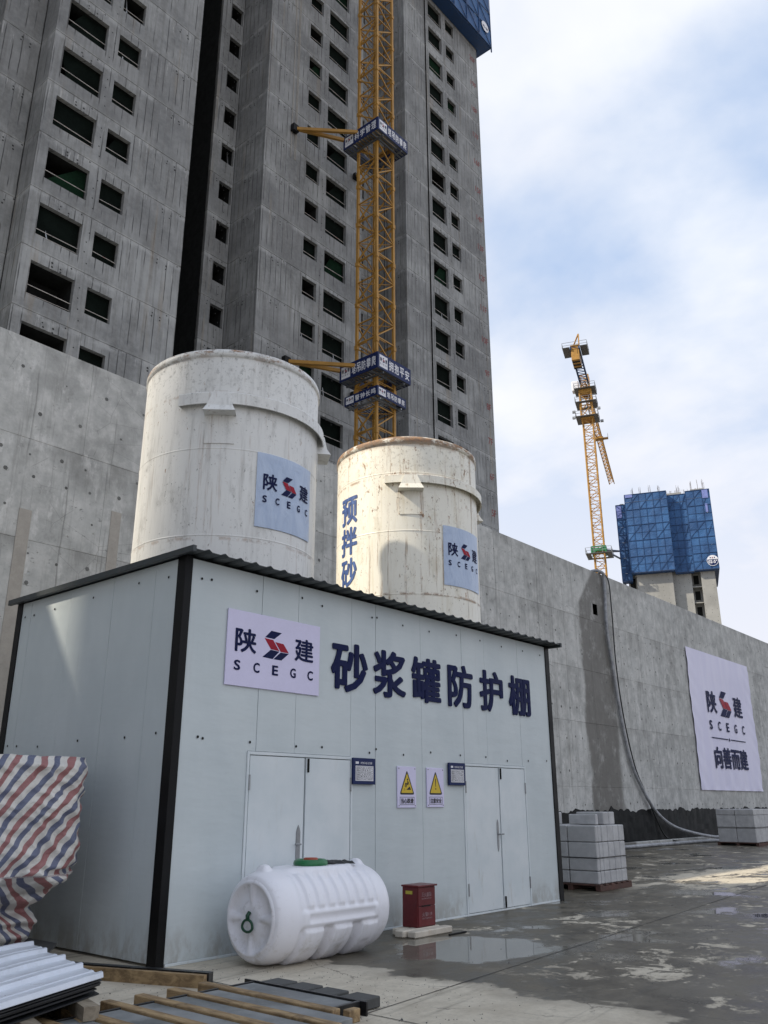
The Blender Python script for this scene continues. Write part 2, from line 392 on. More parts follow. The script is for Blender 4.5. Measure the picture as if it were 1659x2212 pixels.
def m_ground(n):
    p = n.pos(); x, y, z = n.sep(p); p2 = n.comb(x, y, 0.0)
    big = n.noise(p2, 0.5, 6, 0.6); mid = n.noise(p2, 2.0, 7, 0.65); fine = n.noise(p2, 22, 6, 0.7); spk = n.noise(p2, 90, 3, .6)
    dry = n.mix(n.step(mid, .3, .7), (0.47, 0.42, 0.335), (0.62, 0.565, 0.46))
    dry = n.mix(n.step(fine, .4, .75, 0, .35), dry, (.30, .275, .235))
    dry = n.mix(n.step(big, .55, .75, 0, .4), dry, (.30, .275, .235))
    wetc = n.mix(n.step(mid, .3, .7), (0.050, 0.042, 0.029), (0.148, 0.129, 0.096))
    wetc = n.mix(n.step(big, .45, .7, 0, .5), wetc, (.165, .153, .127))
    # wet / dry outline
    xx = n.m('ADD', x, n.m('MULTIPLY', n.m('SUBTRACT', n.noise(p2, 1.3, 7, .62), .5), 1.5))
    edge = n.m('SUBTRACT', xx, n.step(y, 2.5, 3.6, 6.7, 7.05))
    wet = n.step(edge, 0.0, 0.12)
    pa = n.noise(n.scale(p2, (.8, 1.05, 1), (2.3, 4.1, 0)), 1.25, 8, .66, .5)
    pa2 = n.noise(n.scale(p2, (1, 1, 1), (6.3, 2.1, 0)), 3.6, 9, .72, .8); pa3 = n.noise(p2, 17, 5, .7)
    pm = n.m('ADD', n.m('ADD', n.m('MULTIPLY', pa, .50), n.m('MULTIPLY', pa2, .38)), n.m('MULTIPLY', pa3, .12))
    patch = n.m('MULTIPLY', n.step(pm, .532, .572), n.step(n.m('SUBTRACT', x, n.m('MULTIPLY', y, .55)), 4.4, 6.2))
    pb = n.noise(n.scale(p2, (.35, .5, 1), (7.7, 1.2, 0)), 1.0, 5, .6)
    patch = n.m('MULTIPLY', patch, n.step(pb, .40, .5))
    far = n.m('MULTIPLY', n.step(x, 15.5, 18), n.m('MULTIPLY', n.step(y, 5.2, 6.4), n.step(y, 8.4, 9.0, 1, 0)))
    patch = n.m('MAXIMUM', patch, n.m('MULTIPLY', far, n.step(n.noise(n.scale(p2, (.55, 1.3, 1), (5.1, 2.2, 0)), 1.3, 8, .66, .5), .47, .51)))
    # standing water in front of the cabinet
    dx = n.m('DIVIDE', n.m('SUBTRACT', x, 8.75), 1.0); dy = n.m('DIVIDE', n.m('SUBTRACT', y, 6.2), .9)
    pud = n.m('ADD', n.m('SQRT', n.m('ADD', n.m('MULTIPLY', dx, dx), n.m('MULTIPLY', dy, dy))), n.m('MULTIPLY', n.m('SUBTRACT', n.noise(p2, 1.8, 5, .6), .5), 1.0))
    puddle = n.step(pud, .85, 1.0, 1, 0)
    pn = n.step(n.noise(n.scale(p2, (.7, .9, 1), (1.1, 9.3, 0)), .9, 5, .55), .56, .62)
    puddle = n.m('MAXIMUM', puddle, n.m('MULTIPLY', pn, n.step(x, 8.5, 10.0)))
    dryf = n.m('SUBTRACT', 1.0, n.m('MULTIPLY', wet, n.m('SUBTRACT', 1.0, n.m('MULTIPLY', patch, n.m('SUBTRACT', 1.0, puddle)))))
    c = n.mix(dryf, wetc, dry)
    c = n.mix(n.m('MULTIPLY', puddle, n.m('SUBTRACT', 1.0, dryf)), c, (.17, .158, .13))
    halo = n.m('MULTIPLY', n.step(edge, -.35, .0), n.m('SUBTRACT', 1.0, wet))
    c = n.mix(n.m('MULTIPLY', halo, .35), c, (.22, .2, .17))
    c = n.mix(n.step(spk, .62, .72, 0, .3), c, (.09, .085, .08))
    wr = n.step(mid, .3, .75, .26, .60)
    r = n.m('ADD', n.m('MULTIPLY', dryf, .9), n.m('MULTIPLY', n.m('SUBTRACT', 1.0, dryf), n.m('ADD', n.m('MULTIPLY', n.m('SUBTRACT', 1.0, puddle), wr), n.m('MULTIPLY', puddle, .035))))
    ck = n.voro(n.comb(n.m('ADD', x, n.m('MULTIPLY', mid, .5)), n.m('ADD', y, n.m('MULTIPLY', fine, .15)), 0.0), .55, 'DISTANCE_TO_EDGE')
    ckm = n.m('MULTIPLY', n.step(ck.outputs['Distance'], 0, .006, 1, 0), n.step(big, .48, .56))
    c = n.mix(n.m('MULTIPLY', ckm, .7), c, (.06, .055, .05))
    ty = n.noise(n.scale(n.comb(n.m('ADD', x, y), n.m('SUBTRACT', n.m('MULTIPLY', y, 1.0), n.m('MULTIPLY', x, .12)), 0.0), (.12, 2.4, 1)), 1.3, 5, .65)
    c = n.mix(n.step(ty, .54, .66, 0, .38), c, (.075, .07, .06))
    sil = n.noise(n.scale(p2, (1.2, 1.6, 1), (3, 7, 0)), 3.2, 8, .72); c = n.mix(n.m('MULTIPLY', n.step(sil, .57, .66, 0, .45), n.m('SUBTRACT', 1.0, puddle)), c, (.27, .245, .20))
    h = n.m('MULTIPLY', n.m('ADD', n.m('MULTIPLY', mid, .6), n.m('MULTIPLY', fine, .25)), n.m('SUBTRACT', 1.0, n.m('MULTIPLY', puddle, n.m('SUBTRACT', 1.0, dryf))))
    return {'Base Color': c, 'Specular IOR Level': n.m('ADD', .18, n.m('MULTIPLY', puddle, .32)), 'Roughness': r, 'Normal': n.bump(h, .35, .02)}

def m_tank(base, dark, rustamt, zoff):
    def f(n):
        p = n.pos(); x, y, z = n.sep(p)
        big = n.noise(p, 1.1, 6, .6); st = n.noise(n.scale(p, (5, 5, .5)), 1.5, 7, .68); fine = n.noise(p, 14, 5, .7)
        c = n.mix(n.step(big, .3, .75, 0, .55), base, tuple(b * .88 for b in base))
        c = n.mix(n.step(st, .50, .70, 0, .55), c, dark)
        blot = n.noise(n.scale(p, (2.2, 2.2, 1.1), (4, zoff, 1)), 1.6, 7, .7); c = n.mix(n.step(blot, .54, .68, 0, .5), c, tuple(d * .9 for d in dark))
        spk = n.noise(n.scale(p, (1, 1, .6)), 26, 5, .75); c = n.mix(n.m('MULTIPLY', n.step(spk, .60, .66), n.step(blot, .42, .6, 0, .9)), c, tuple(d * .28 for d in dark))
        c = n.mix(n.m('MULTIPLY', n.step(z, 6.6, 7.8), n.step(fine, .52, .68, 0, .65)), c, tuple(d * .45 for d in dark))
        # rust: blisters, drips, and a rusted rim
        sp = n.noise(n.scale(p, (14, 14, 6), (zoff, 0, 0)), 1.0, 7, .75)
        thr = n.m('SUBTRACT', sp, n.m('ADD', n.step(z, 4.5, 7.9, .655 - rustamt * .055, .64 - rustamt * .065), 0))
        rs = n.m('MULTIPLY', n.step(thr, 0, .03), n.step(n.noise(n.scale(p, (1, 1, 1), (zoff, 5, 2)), 1.5, 4, .6), .44, .58))
        dr = n.m('MULTIPLY', n.step(n.noise(n.scale(p, (11, 11, .55), (zoff, 2, 0)), 1.0, 6, .7), .575, .66), .55 * rustamt + .1)
        rim = n.m('MULTIPLY', n.step(z, 7.66, 7.84), n.step(n.noise(n.scale(p, (1.6, 1.6, 3)), 1.7, 7, .75), .54 - .13 * rustamt, .63 - .11 * rustamt))
        for zl in (7.14, 4.96):
            ln = n.m('SUBTRACT', 1.0, n.step(n.m('ABSOLUTE', n.m('SUBTRACT', z, zl)), .0, .045))
            rim = n.m('MAXIMUM', rim, n.m('MULTIPLY', ln, n.step(n.noise(p, 4.5, 6, .75), .46, .56, 0, .3 + .5 * rustamt)))
        ru = n.m('MAXIMUM', n.m('MAXIMUM', rs, dr), rim)
        rc = n.mix(n.step(fine, .35, .7), (.11, .042, .016), (.37, .165, .045))
        c = n.mix(n.m('MULTIPLY', ru, .85), c, rc)
        return {'Base Color': c, 'Roughness': n.step(ru, 0, 1, .42, .85), 'Normal': n.bump(n.m('ADD', fine, ru), .12, .01)}
    return f

def m_panel(n):
    p = n.obj(); a = n.noise(n.scale(p, (1, 1, .5)), 1.0, 5, .6); wv = n.noise(n.scale(p, (1.2, 1.2, 3.5)), 1.2, 3, .5)
    c = n.mix(n.step(a, .3, .7), (.51, .565, .580), (.58, .63, .640))
    x, y, z = n.sep(n.pos())
    splash = n.m('MULTIPLY', n.step(z, 0.0, .5, 1, 0), n.step(n.noise(n.scale(n.pos(), (1, 1, .5)), 3.0, 8, .72), .40, .60))
    c = n.mix(n.m('MULTIPLY', splash, .7), c, (.30, .285, .25))
    scf = n.noise(n.scale(n.pos(), (3, 3, 9)), 3.0, 6, .7); c = n.mix(n.step(scf, .64, .70, 0, .22), c, (.36, .37, .37))
    d = n.step(n.noise(n.scale(p, (3, 3, .22)), 1.5, 6, .7), .58, .78, 0, .22)
    c = n.mix(d, c, (.38, .40, .40))
    return {'Base Color': c, 'Roughness': .42, 'Normal': n.bump(wv, .22, .04)}

def m_door(n):
    p = n.pos(); x, y, z = n.sep(p)
    a = n.noise(p, 2.0, 5, .6)
    c = n.mix(n.step(a, .3, .7), (.60, .655, .675), (.68, .72, .735))
    s = n.m('MULTIPLY', n.step(n.noise(n.scale(p, (4, 4, .8)), 2.0, 7, .7), .56, .74), n.step(z, .0, 1.6, .6, .12))
    c = n.mix(s, c, (.42, .39, .32))
    return {'Base Color': c, 'Roughness': .45}

def m_wood(col, dark):
    def f(n):
        p = n.obj(); r = n.rnd()
        q = n.scale(p, (9, 2, 9)); v = n.noise(n.comb(n.m('ADD', n.sep(q)[0], n.m('MULTIPLY', r, 30)), n.sep(q)[1], n.sep(q)[2]), 2.0, 6, .6, .6)
        c = n.mix(n.step(v, .3, .7), dark, col)
        g = n.noise(p, 3.5, 6, .7)
        c = n.mix(n.step(g, .52, .7, 0, .7), c, tuple(d * .5 for d in dark))
        return {'Base Color': c, 'Roughness': .75, 'Normal': n.bump(v, .2, .01)}
    return f

def m_tarp(n):
    uv = n.node('ShaderNodeUVMap').outputs[0]; u, v, _ = n.sep(uv)
    f = n.m('FRACT', n.m('DIVIDE', u, 0.28))
    red = n.m('MULTIPLY', n.step(f, .24, .25), n.step(f, .49, .50, 1, 0))
    blu = n.step(f, .745, .755)
    p = n.pos(); g = n.noise(p, 2.5, 6, .6)
    wv = n.node('ShaderNodeTexChecker'); n.put(wv.inputs[0], n.scale(p, (1, 1, 1))); wv.inputs[3].default_value = 130
    c = n.mix(n.step(g, .3, .7), (.56, .54, .50), (.66, .64, .60))
    c = n.mix(red, c, n.mix(g, (.25, .10, .10), (.36, .17, .165)))
    c = n.mix(blu, c, n.mix(g, (.085, .10, .165), (.15, .165, .24)))
    return {'Base Color': c, 'Roughness': .48, 'Normal': n.bump(n.m('ADD', n.noise(p, 7, 6, .65), n.noise(n.scale(p, (1, 1, 2.2)), 3, 4, .6, 1.5)), .6, .035)}

def m_banner(n):
    p = n.pos(); a = n.noise(n.scale(p, (1.5, 1.5, .35)), 1.0, 4, .5)
    return {'Base Color': n.mix(n.step(a, .3, .7), (.68, .665, .84), (.74, .725, .88)), 'Roughness': .6, 'Normal': n.bump(a, .3, .05)}

def m_plastic(n):
    p = n.pos(); x, y, z = n.sep(p); a = n.noise(p, 6, 7, .7)
    c = n.mix(n.noise(p, 1.5, 3), (.78, .78, .83), (.85, .85, .90))
    low = n.step(z, .0, .55, .75, .08)
    d = n.m('MULTIPLY', n.step(a, .48, .68), low)
    c = n.mix(n.m('MULTIPLY', d, .8), c, (.45, .42, .38))
    e = n.m('MULTIPLY', n.step(x, 6.2, 6.45, 1, 0), n.step(n.noise(p, 10, 6, .7), .52, .68, 0, .5))
    c = n.mix(e, c, (.40, .38, .37))
    s = n.step(n.noise(n.scale(p, (9, 9, 5)), 2, 5, .7), .70, .75, 0, .8)
    c = n.mix(s, c, (.22, .19, .15))
    return {'Base Color': c, 'Roughness': .36}

def m_aac(n):
    p = n.obj(); r = n.rnd(); a = n.noise(n.pos(), 5, 6, .65)
    c = n.mix(n.step(a, .3, .7), (.40, .40, .405), (.52, .52, .52))
    c = n.mix(n.m('MULTIPLY', r, .4), c, (.36, .36, .365))
    return {'Base Color': c, 'Roughness': .92, 'Normal': n.bump(n.noise(n.pos(), 40, 4, .7), .3, .006)}

def m_net(n):
    p = n.pos(); x, y, z = n.sep(p)
    a = n.noise(p, .35, 4, .5); b = n.noise(n.scale(p, (1, 1, 2)), 1.6, 5, .6)
    c = n.mix(n.step(a, .35, .65), (.012, .060, .175), (.026, .105, .27))
    c = n.mix(n.step(b, .55, .75, 0, .5), c, (.03, .12, .29))
    return {'Base Color': c, 'Roughness': .6, 'Normal': n.bump(b, .5, .15)}

def m_crane(n):
    p = n.pos(); a = n.noise(p, 1.2, 6, .65)
    c = n.mix(n.step(a, .35, .7), (.34, .175, .028), (.45, .235, .040))
    c = n.mix(n.step(n.noise(p, 3.2, 6, .7), .56, .72, 0, .6), c, (.22, .09, .02))
    return {'Base Color': c, 'Roughness': .55}

def m_slab(n):
    p = n.pos(); a = n.noise(p, 2.2, 6, .65); b = n.noise(p, 14, 5, .6)
    c = n.mix(n.step(a, .32, .68), (.10, .11, .112), (.25, .26, .262))
    c = n.mix(n.step(b, .55, .75, 0, .3), c, (.33, .34, .34))
    return {'Base Color': c, 'Roughness': n.step(a, .3, .7, .35, .7), 'Normal': n.bump(b, .2, .01)}

M_TOWER = mat('tower_concrete', m_tower); M_WALL = mat('retaining_wall_concrete', m_wall); M_FAR = mat('far_concrete', m_far)
M_GROUND = mat('yard_concrete', m_ground)
M_TW = mat('dirty_white_paint', m_tank((.76, .76, .74), (.44, .435, .415), .35, 0.0))
M_TC = mat('cream_rusty_paint', m_tank((.86, .83, .73), (.66, .60, .46), 1.0, 5.0))
M_PANEL = mat('steel_panel', m_panel); M_DOOR = mat('white_door_paint', m_door)
M_BLACK = simple('black_paint', (.006, .006, .0065), .5, var=.4, spec=.2)
M_ROOF = simple('dark_grey_sheet', (.035, .042, .045), .45, var=.25, grime=(.12, .12, .12))
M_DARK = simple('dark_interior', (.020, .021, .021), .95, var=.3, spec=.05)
M_GREEN = simple('green_netting', (.006, .009, .0075), .95, var=.4, sc=1.2, spec=.03)
M_GREENL = simple('light_green_netting', (.006, .019, .010), .9, var=.4, sc=1.2, spec=.05)
M_RAIL = simple('painted_rail', (.50, .46, .42), .5, var=.4, grime=(.35, .05, .03), gsc=1)
M_NAVY = simple('navy_print', (.006, .011, .060), .6, var=.1, spec=.15)
M_NAVYP = simple('navy_panel', (.010, .020, .085), .5, var=.12, spec=.25)
M_RED = simple('red_print', (.33, .012, .030), .55, var=.1, spec=.2)
M_WHITE = simple('white_print', (.72, .72, .76), .5, var=.04)
M_SIGN = simple('lilac_white_board', (.66, .63, .83), .4, var=.04)
M_POSTER = None
def m_poster(n):
    p = n.pos(); a = n.noise(n.scale(p, (2.5, 2.5, 1.2)), 2.2, 5, .6, 1.2)
    return {'Base Color': n.mix(n.step(a, .3, .7), (.40, .49, .66), (.48, .57, .73)), 'Roughness': .36, 'Normal': n.bump(a, .55, .03)}
M_POSTER = mat('blue_white_vinyl', m_poster)
def m_bluepaint(n):
    p = n.pos(); a = n.noise(n.scale(p, (8, 8, 2)), 2, 5, .7)
    return {'Base Color': n.mix(n.step(a, .35, .7), (.018, .055, .20), (.07, .14, .36)), 'Roughness': .6}
M_BLUEPAINT = mat('faded_blue_paint', m_bluepaint)
M_YELLOW = mat('crane_yellow', m_crane)
M_NET = mat('blue_safety_net', m_net)
M_NETF = simple('blue_scaffold_tube', (.010, .045, .135), .6)
M_LNET = simple('pale_blue_patch', (.16, .20, .46), .6)
M_STEEL = simple('galvanised_steel', (.30, .31, .32), .4, metal=.6)
M_GREY = simple('grey_tube', (.10, .105, .11), .5)
M_PLASTIC = mat('white_plastic', m_plastic)
M_LID = simple('green_plastic', (.018, .16, .055), .4); M_CAP = simple('orange_red_plastic', (.34, .055, .022), .45)
M_DGREEN = simple('dark_green_plastic', (.006, .055, .028), .35)
M_REDBOX = simple('red_enamel', (.115, .006, .009), .35, var=.2, sc=4, grime=(.09, .02, .02))
M_FOAM = simple('white_foam', (.54, .49, .41), .8, var=.15, sc=6, bump=.3, grime=(.42, .30, .17), gsc=2)
M_WOOD = mat('yellow_timber', m_wood((.40, .28, .145), (.17, .11, .055)))
M_WOODG = mat('grey_timber', m_wood((.33, .28, .21), (.19, .155, .11)))
M_FILM = simple('black_film_ply', (.010, .010, .011), .35, var=.4, grime=(.12, .115, .11), gsc=4)
M_PLY = simple('grey_plywood', (.10, .10, .10), .8, var=.35, grime=(.05, .05, .05))
M_AAC = mat('aerated_block', m_aac)
M_PALLET = simple('red_brown_pallet', (.085, .042, .032), .8, var=.35)
M_MEMB = simple('black_membrane', (.007, .008, .0085), .55, var=.5, sc=2, bump=.4, grime=(.016, .024, .025), spec=.15)
M_HOSE = simple('grey_hose', (.30, .31, .33), .5, var=.4, sc=5, grime=(.05, .05, .05), gsc=3)
M_CABLE = simple('black_rubber', (.015, .016, .017), .5)
M_TARP = mat('striped_tarpaulin', m_tarp); M_BANNER = mat('banner_cloth', m_banner)
M_SHEET = simple('white_coated_sheet', (.66, .70, .77), .35, var=.05, grime=(.40, .42, .45), gsc=.8)
M_BSHEET = simple('dark_sheet_edge', (.018, .02, .023), .4)
M_SLAB = mat('fresh_concrete_slab', m_slab); M_PAVER = simple('dark_paver', (.075, .076, .074), .85, var=.25, sc=8, bump=.3)
M_WARN = simple('warning_yellow', (.62, .43, .018), .4, var=.05); M_INK = simple('black_ink', (.008, .008, .008), .5)
M_STRIP = simple('mortar_strip', (.37, .345, .31), .9, var=.12, sc=4)
M_JOINT = simple('joint_filler', (.035, .034, .032), .8)
M_TIE = simple('tie_hole', (.030, .030, .030), .95); M_TIEW = simple('old_tie_hole', (.13, .13, .125), .95, var=.5, sc=1)
M_FLOORRED = simple('faded_red_paint', (.22, .065, .06), .8, var=.3, sc=8)
M_STICK = simple('yellow_sticker', (.50, .42, .05), .5)
M_RUSTB = simple('rusty_bar', (.075, .05, .04), .85)

# ---------------------------------------------------------------- setting: ground, joints, podium
gm = MB(); gm.quad((-400, -400, 0), (600, -400, 0), (600, 600, 0), (-400, 600, 0)); gm.build('ground', M_GROUND, kind='structure')
def strip(name, a, b, wd, z, m):
    a = Vector((*a, z)); b = Vector((*b, z)); d = (b - a).normalized(); nn = Vector((-d.y, d.x, 0)) * wd / 2
    mb = MB(); k = 24; L = []
    for i in range(k + 1):
        t = i / k; q = a.lerp(b, t); j = .6 + .8 * random.random(); L.append((q - nn * j, q + nn * j))
    for i in range(k): mb.quad(L[i][0], L[i + 1][0], L[i + 1][1], L[i][1])
    return mb.build(name, m, kind='structure')
strip('pavement_joint', (5.62, 4.99), (24, 6.6), .013, .004, M_JOINT)
strip('pavement_joint', (5.58, 2.0), (5.64, 7.4), .012, .0045, M_JOINT)
WY = 15.5
pm = MB(); pm.box(-15, 110, WY + .45, 60, 0.0, 9.4); pm.build('podium_deck', M_WALL, kind='structure')


# ---------------------------------------------------------------- facades with grooved lifts
def cell(mb, u0, u1, z0, z1, P, holes=(), gr=0.03, d=0.03, rev=0.22, mrev=0):
    """one cast lift: front faces round the holes, reveals, chamfered top and bottom edge. P(u, depth, z) -> point"""
    zb, zt = z0 + gr, z1 - gr
    us = sorted({u0, u1, *[h[0] for h in holes], *[h[1] for h in holes]})
    for a, b in zip(us[:-1], us[1:]):
        hs = sorted([h for h in holes if h[0] <= a + 1e-6 and h[1] >= b - 1e-6], key=lambda h: h[2])
        z = zb
        for h in hs:
            if h[2] > z: mb.quad(P(a, 0, z), P(b, 0, z), P(b, 0, h[2]), P(a, 0, h[2]))
            z = h[3]
        if z < zt: mb.quad(P(a, 0, z), P(b, 0, z), P(b, 0, zt), P(a, 0, zt))
    mb.quad(P(u0, 0, zt), P(u1, 0, zt), P(u1, d, z1), P(u0, d, z1))
    mb.quad(P(u0, d, z0), P(u1, d, z0), P(u1, 0, zb), P(u0, 0, zb))
    for (a, b, c, e) in holes:
        mb.quad(P(a, 0, c), P(a, 0, e), P(a, rev, e), P(a, rev, c)); mb.quad(P(b, 0, e), P(b, 0, c), P(b, rev, c), P(b, rev, e))
        mb.quad(P(a, 0, e), P(b, 0, e), P(b, rev, e), P(a, rev, e)); mb.quad(P(b, 0, c), P(a, 0, c), P(a, rev, c), P(b, rev, c))

# retaining wall: rows between pour lines, drain opening left through
wall = thing('retaining_wall', 'tall raw grey concrete retaining wall running behind the shed and tanks', 'wall', (20, WY, 0))
rows = [0, 2.1, 4.4, 6.4, 8.46, 10.6]
mb = MB(); PW = lambda u, dp, z: (u, WY + dp, z)
XS = {0: 2.4, 1: 2.4, 2: 2.4, 3: 2.4, 4: 3.9}
for k in range(5):
    x = -15.0; st = XS[k]
    while x < 110:
        x1 = min(x + st, 110)
        z0, z1 = rows[k], rows[k + 1]
        holes = []
        if k == 4 and x <= 31.1 < x1:
            holes = [(31.1, 31.5, 8.75, 9.2)]
        if holes and holes[0][1] > x1 - .05: x1 = 31.6
        # chamfer on the vertical edges as well: tiny joint
        cell(mb, x + .005, x1 - .005, z0, z1, PW, holes, gr=.008, d=.010, rev=.3)
        mb.quad(PW(x1 - .005, 0, z0 + .008), PW(x1, .008, z0 + .008), PW(x1, .008, z1 - .008), PW(x1 - .005, 0, z1 - .008))
        mb.quad(PW(x, .008, z0 + .008), PW(x + .005, 0, z0 + .008), PW(x + .005, 0, z1 - .008), PW(x, .008, z1 - .008))
        x = x1
mb.build('wall_face', M_WALL, wall)
mb = MB(); mb.box(-15, 31.1, WY + .021, WY + .44, 0, 10.59); mb.box(31.5, 110, WY + .021, WY + .44, 0, 10.59); mb.box(31.1, 31.5, WY + .021, WY + .44, 0, 8.75); mb.box(31.1, 31.5, WY + .021, WY + .44, 9.2, 10.59)
mb.build('wall_core', M_WALL, wall)
mb = MB(); mb.box(31.1, 31.5, WY + .301, WY + .34, 8.75, 9.2); mb.build('drain_opening', M_DARK, wall)
mb = MB(); rr = random.Random(3)
for z in (.75, 1.5, 2.6, 3.2, 3.8, 4.9, 5.5, 6.1, 7.0, 7.7, 8.2, 9.1, 9.9):
    x = 4 + rr.random() * .5
    while x < 62:
        if rr.random() < .72: mb.disc((x + rr.uniform(-.06, .06), WY - .003, z + rr.uniform(-.07, .07)), (0, -1, 0), rr.uniform(.02, .05), 6)
        x += .62 if z < 8.3 else .95
mb.build('tie_hole', M_TIEW, wall, kind='stuff')
for x, zt, zb, wd in ((7.35, 7.0, 2.6, .26), (9.32, 7.45, 2.6, .24), (6.40, 8.85, 7.6, .30), (12.6, 7.3, 3.0, .22)):
    mb = MB(); mb.bbox(x - wd / 2, x + wd / 2, WY - .012, WY + .001, zb, zt, .004); mb.build('mortar_strip', M_STRIP, wall)
# membrane at the foot, torn upper edge
mb = MB(); k = 500; top = []
for i in range(k + 1):
    x = 16 + 60 * i / k
    h = 1.28 + .13 * mnoise.noise(Vector((x * 1.1, 0, 0))) + .10 * mnoise.noise(Vector((x * 3.7, 4, 0))) + .05 * mnoise.noise(Vector((x * 11, 1, 0)))
    top.append((x, h))
for j in range(4):
    pass
NZ = 6; grid = []
for i, (x, h) in enumerate(top):
    grid.append([(x, WY - .03 - .035 * abs(mnoise.noise(Vector((x * 1.6, j * .8, 7)))), h * j / NZ) for j in range(NZ + 1)])
for i in range(k):
    for j in range(NZ): mb.quad(grid[i][j], grid[i + 1][j], grid[i + 1][j + 1], grid[i][j + 1])
    mb.quad(grid[i][NZ], grid[i + 1][NZ], (grid[i + 1][NZ][0], WY - .005, grid[i + 1][NZ][2] + .006), (grid[i][NZ][0], WY - .005, grid[i][NZ][2] + .006))
mb.build('waterproof_membrane', M_MEMB, wall, smooth=True)
mb = MB(); mb.bbox(16, 76, WY - .33, WY - .13, 0, .14, .02); mb.build('foot_kerb', M_WALL, kind='structure')

# ---------------------------------------------------------------- main tower
FH = 2.87
def jz(n): return 26.2 + (n - 7) * FH
tower = thing('apartment_tower', 'bare grey concrete apartment tower under construction behind the wall, no glass', 'building', (30, 32, 9.4))
TIE = MB()
def ties(P, cx, z, rr, n_=(0, -1, 0), small=False):
    for dx in ((-.22, .22) if not small else (0,)):
        for dz in (0, -.17):
            q = P(cx + dx + rr.uniform(-.05, .05), -.004, z + dz + rr.uniform(-.03, .03) - (.1 if dx > 0 else 0)); TIE.disc(q, n_, rr.uniform(.038, .055), 6)
netR = random.Random(11)
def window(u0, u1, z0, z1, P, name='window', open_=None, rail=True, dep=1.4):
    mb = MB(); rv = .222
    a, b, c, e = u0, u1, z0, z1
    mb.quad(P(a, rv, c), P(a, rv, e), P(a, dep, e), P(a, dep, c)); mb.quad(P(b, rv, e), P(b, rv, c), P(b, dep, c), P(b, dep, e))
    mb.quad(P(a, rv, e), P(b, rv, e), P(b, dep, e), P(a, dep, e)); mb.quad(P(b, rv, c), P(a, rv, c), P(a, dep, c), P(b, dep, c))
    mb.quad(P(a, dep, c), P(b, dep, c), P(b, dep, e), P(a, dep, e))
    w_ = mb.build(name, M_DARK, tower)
    r = netR.random() if open_ is None else open_
    m = MB(); y = .30
    if r < .30:   # one corner hangs loose
        s_ = netR.choice((0, 1)); t = netR.uniform(.3, .8)
        if s_: vs = [P(a, y, c), P(b, y, c), P(b, y, e), P(a + (b - a) * t, y + .06, e)]
        else: vs = [P(a + (b - a) * t * .6, y + .06, c), P(b, y, c), P(b, y, e), P(a, y, e)]
        mm = M_GREENL if netR.random() < .2 else M_GREEN
    elif r < .9: vs = [P(a, y, c), P(b, y, c), P(b, y, e), P(a, y, e)]; mm = M_GREEN
    else: vs = None
    if vs: m.quad(*vs); m.build('window_net', mm, w_)
    if netR.random() < .16:
        m = MB(); q = netR.uniform(.2, .8); m.beam(P(a + (b - a) * q, .26, c), P(a + (b - a) * (q + netR.uniform(-.25, .25)), .45, e), .05, ends=False); m.build('steel_prop', M_STEEL, w_)
    if rail and (b - a) > 1.0:
        m = MB(); zr = c + netR.uniform(.22, .32) * (e - c)
        m.beam(P(a, .14, zr), P(b, .14, zr + netR.uniform(-.05, .05)), .022, .022)
        if netR.random() < .4: m.beam(P(a, .16, c + .12), P(b, .16, c + .12 + netR.uniform(-.04, .1)), .018, .018)
        m.build('guard_rail', M_RAIL, w_)
    return w_

def face(name, u0, u1, P, n0, n1, wins=(), zoff=0.0, n_=(0, -1, 0), tie_u=(), opn=None, rail=True):
    """stack of cast storeys sharing one mesh; wins: (u0,u1,height,drop)"""
    z0, z1 = jz(n0) + zoff, jz(n0 + 1) + zoff
    holes = [(a, b, z1 - d - h, z1 - d) for a, b, h, d in wins]
    mb = MB(); cell(mb, u0, u1, z0, z1, P, holes)
    src = mb.build(name, M_TOWER, tower); rr = random.Random(int(u0 * 10) + 5)
    for n in range(n0, n1 + 1):
        if n > n0: inst(src, tower, (0, 0, FH * (n - n0)))
        for (a, b, c, e) in holes: window(a, b, c + FH * (n - n0), e + FH * (n - n0), P, open_=opn, rail=rail)
        for tu in tie_u: ties(P, tu, z1 - .28 + FH * (n - n0), rr, n_); TIE.disc(P(tu + rr.uniform(.5, .9), -.004, z1 - .1 + FH * (n - n0)), n_, .04, 6)
        if wins:
            for j in range(4):
                uu = (holes[0][1] + holes[-1][0]) / 2 + rr.uniform(-.12, .12)
                TIE.disc(P(uu, -.004, z0 + FH * (n - n0) + .5 + j * .52), n_, .036, 6)
FY = lambda Y: (lambda u, d, z: (u, Y + d, z))            # faces -Y, u = x
FX = lambda X: (lambda u, d, z: (X + d, -u, z))           # faces -X, u = -y
N0, N1 = 1, 22
Y1, Y2, YL, YR = 30.3, 32.2, 31.6, 35.0
face('storey_wall', 12.6, 20.27, FY(Y1), N0, 21, ((13.1, 15.08, 1.6, .57), (15.68, 16.9, 1.32, .57)), tie_u=(19.2, 14.2), opn=None)
face('storey_wall', 10.8, 12.57, FY(YL), N0, 21, tie_u=(11.9,))
face('storey_wall', -31.57, -Y1, FX(12.6), N0, 21, n_=(-1, 0, 0))
face('storey_wall', -36.0, -YL, FX(10.8), N0, 21, n_=(-1, 0, 0))
face('storey_wall', -6.0, 10.77, FY(36.0), N0, 21, ((4.0, 6.0, 1.6, .57),), rail=False)
face('storey_wall', 24.9, 26.62, FY(YR), N0, 21, ((25.6, 26.55, 1.3, .30),), tie_u=(25.6,), rail=False, opn=.95)
face('storey_wall', -38.0, -YR, FX(24.9), N0, 21, n_=(-1, 0, 0))
face('storey_wall', 20.27, 24.87, FY(38.0), N0, 21)
face('storey_wall', -(YR - .03), -Y2, FX(26.65), N0, 21, n_=(-1, 0, 0), tie_u=(-33.6,))
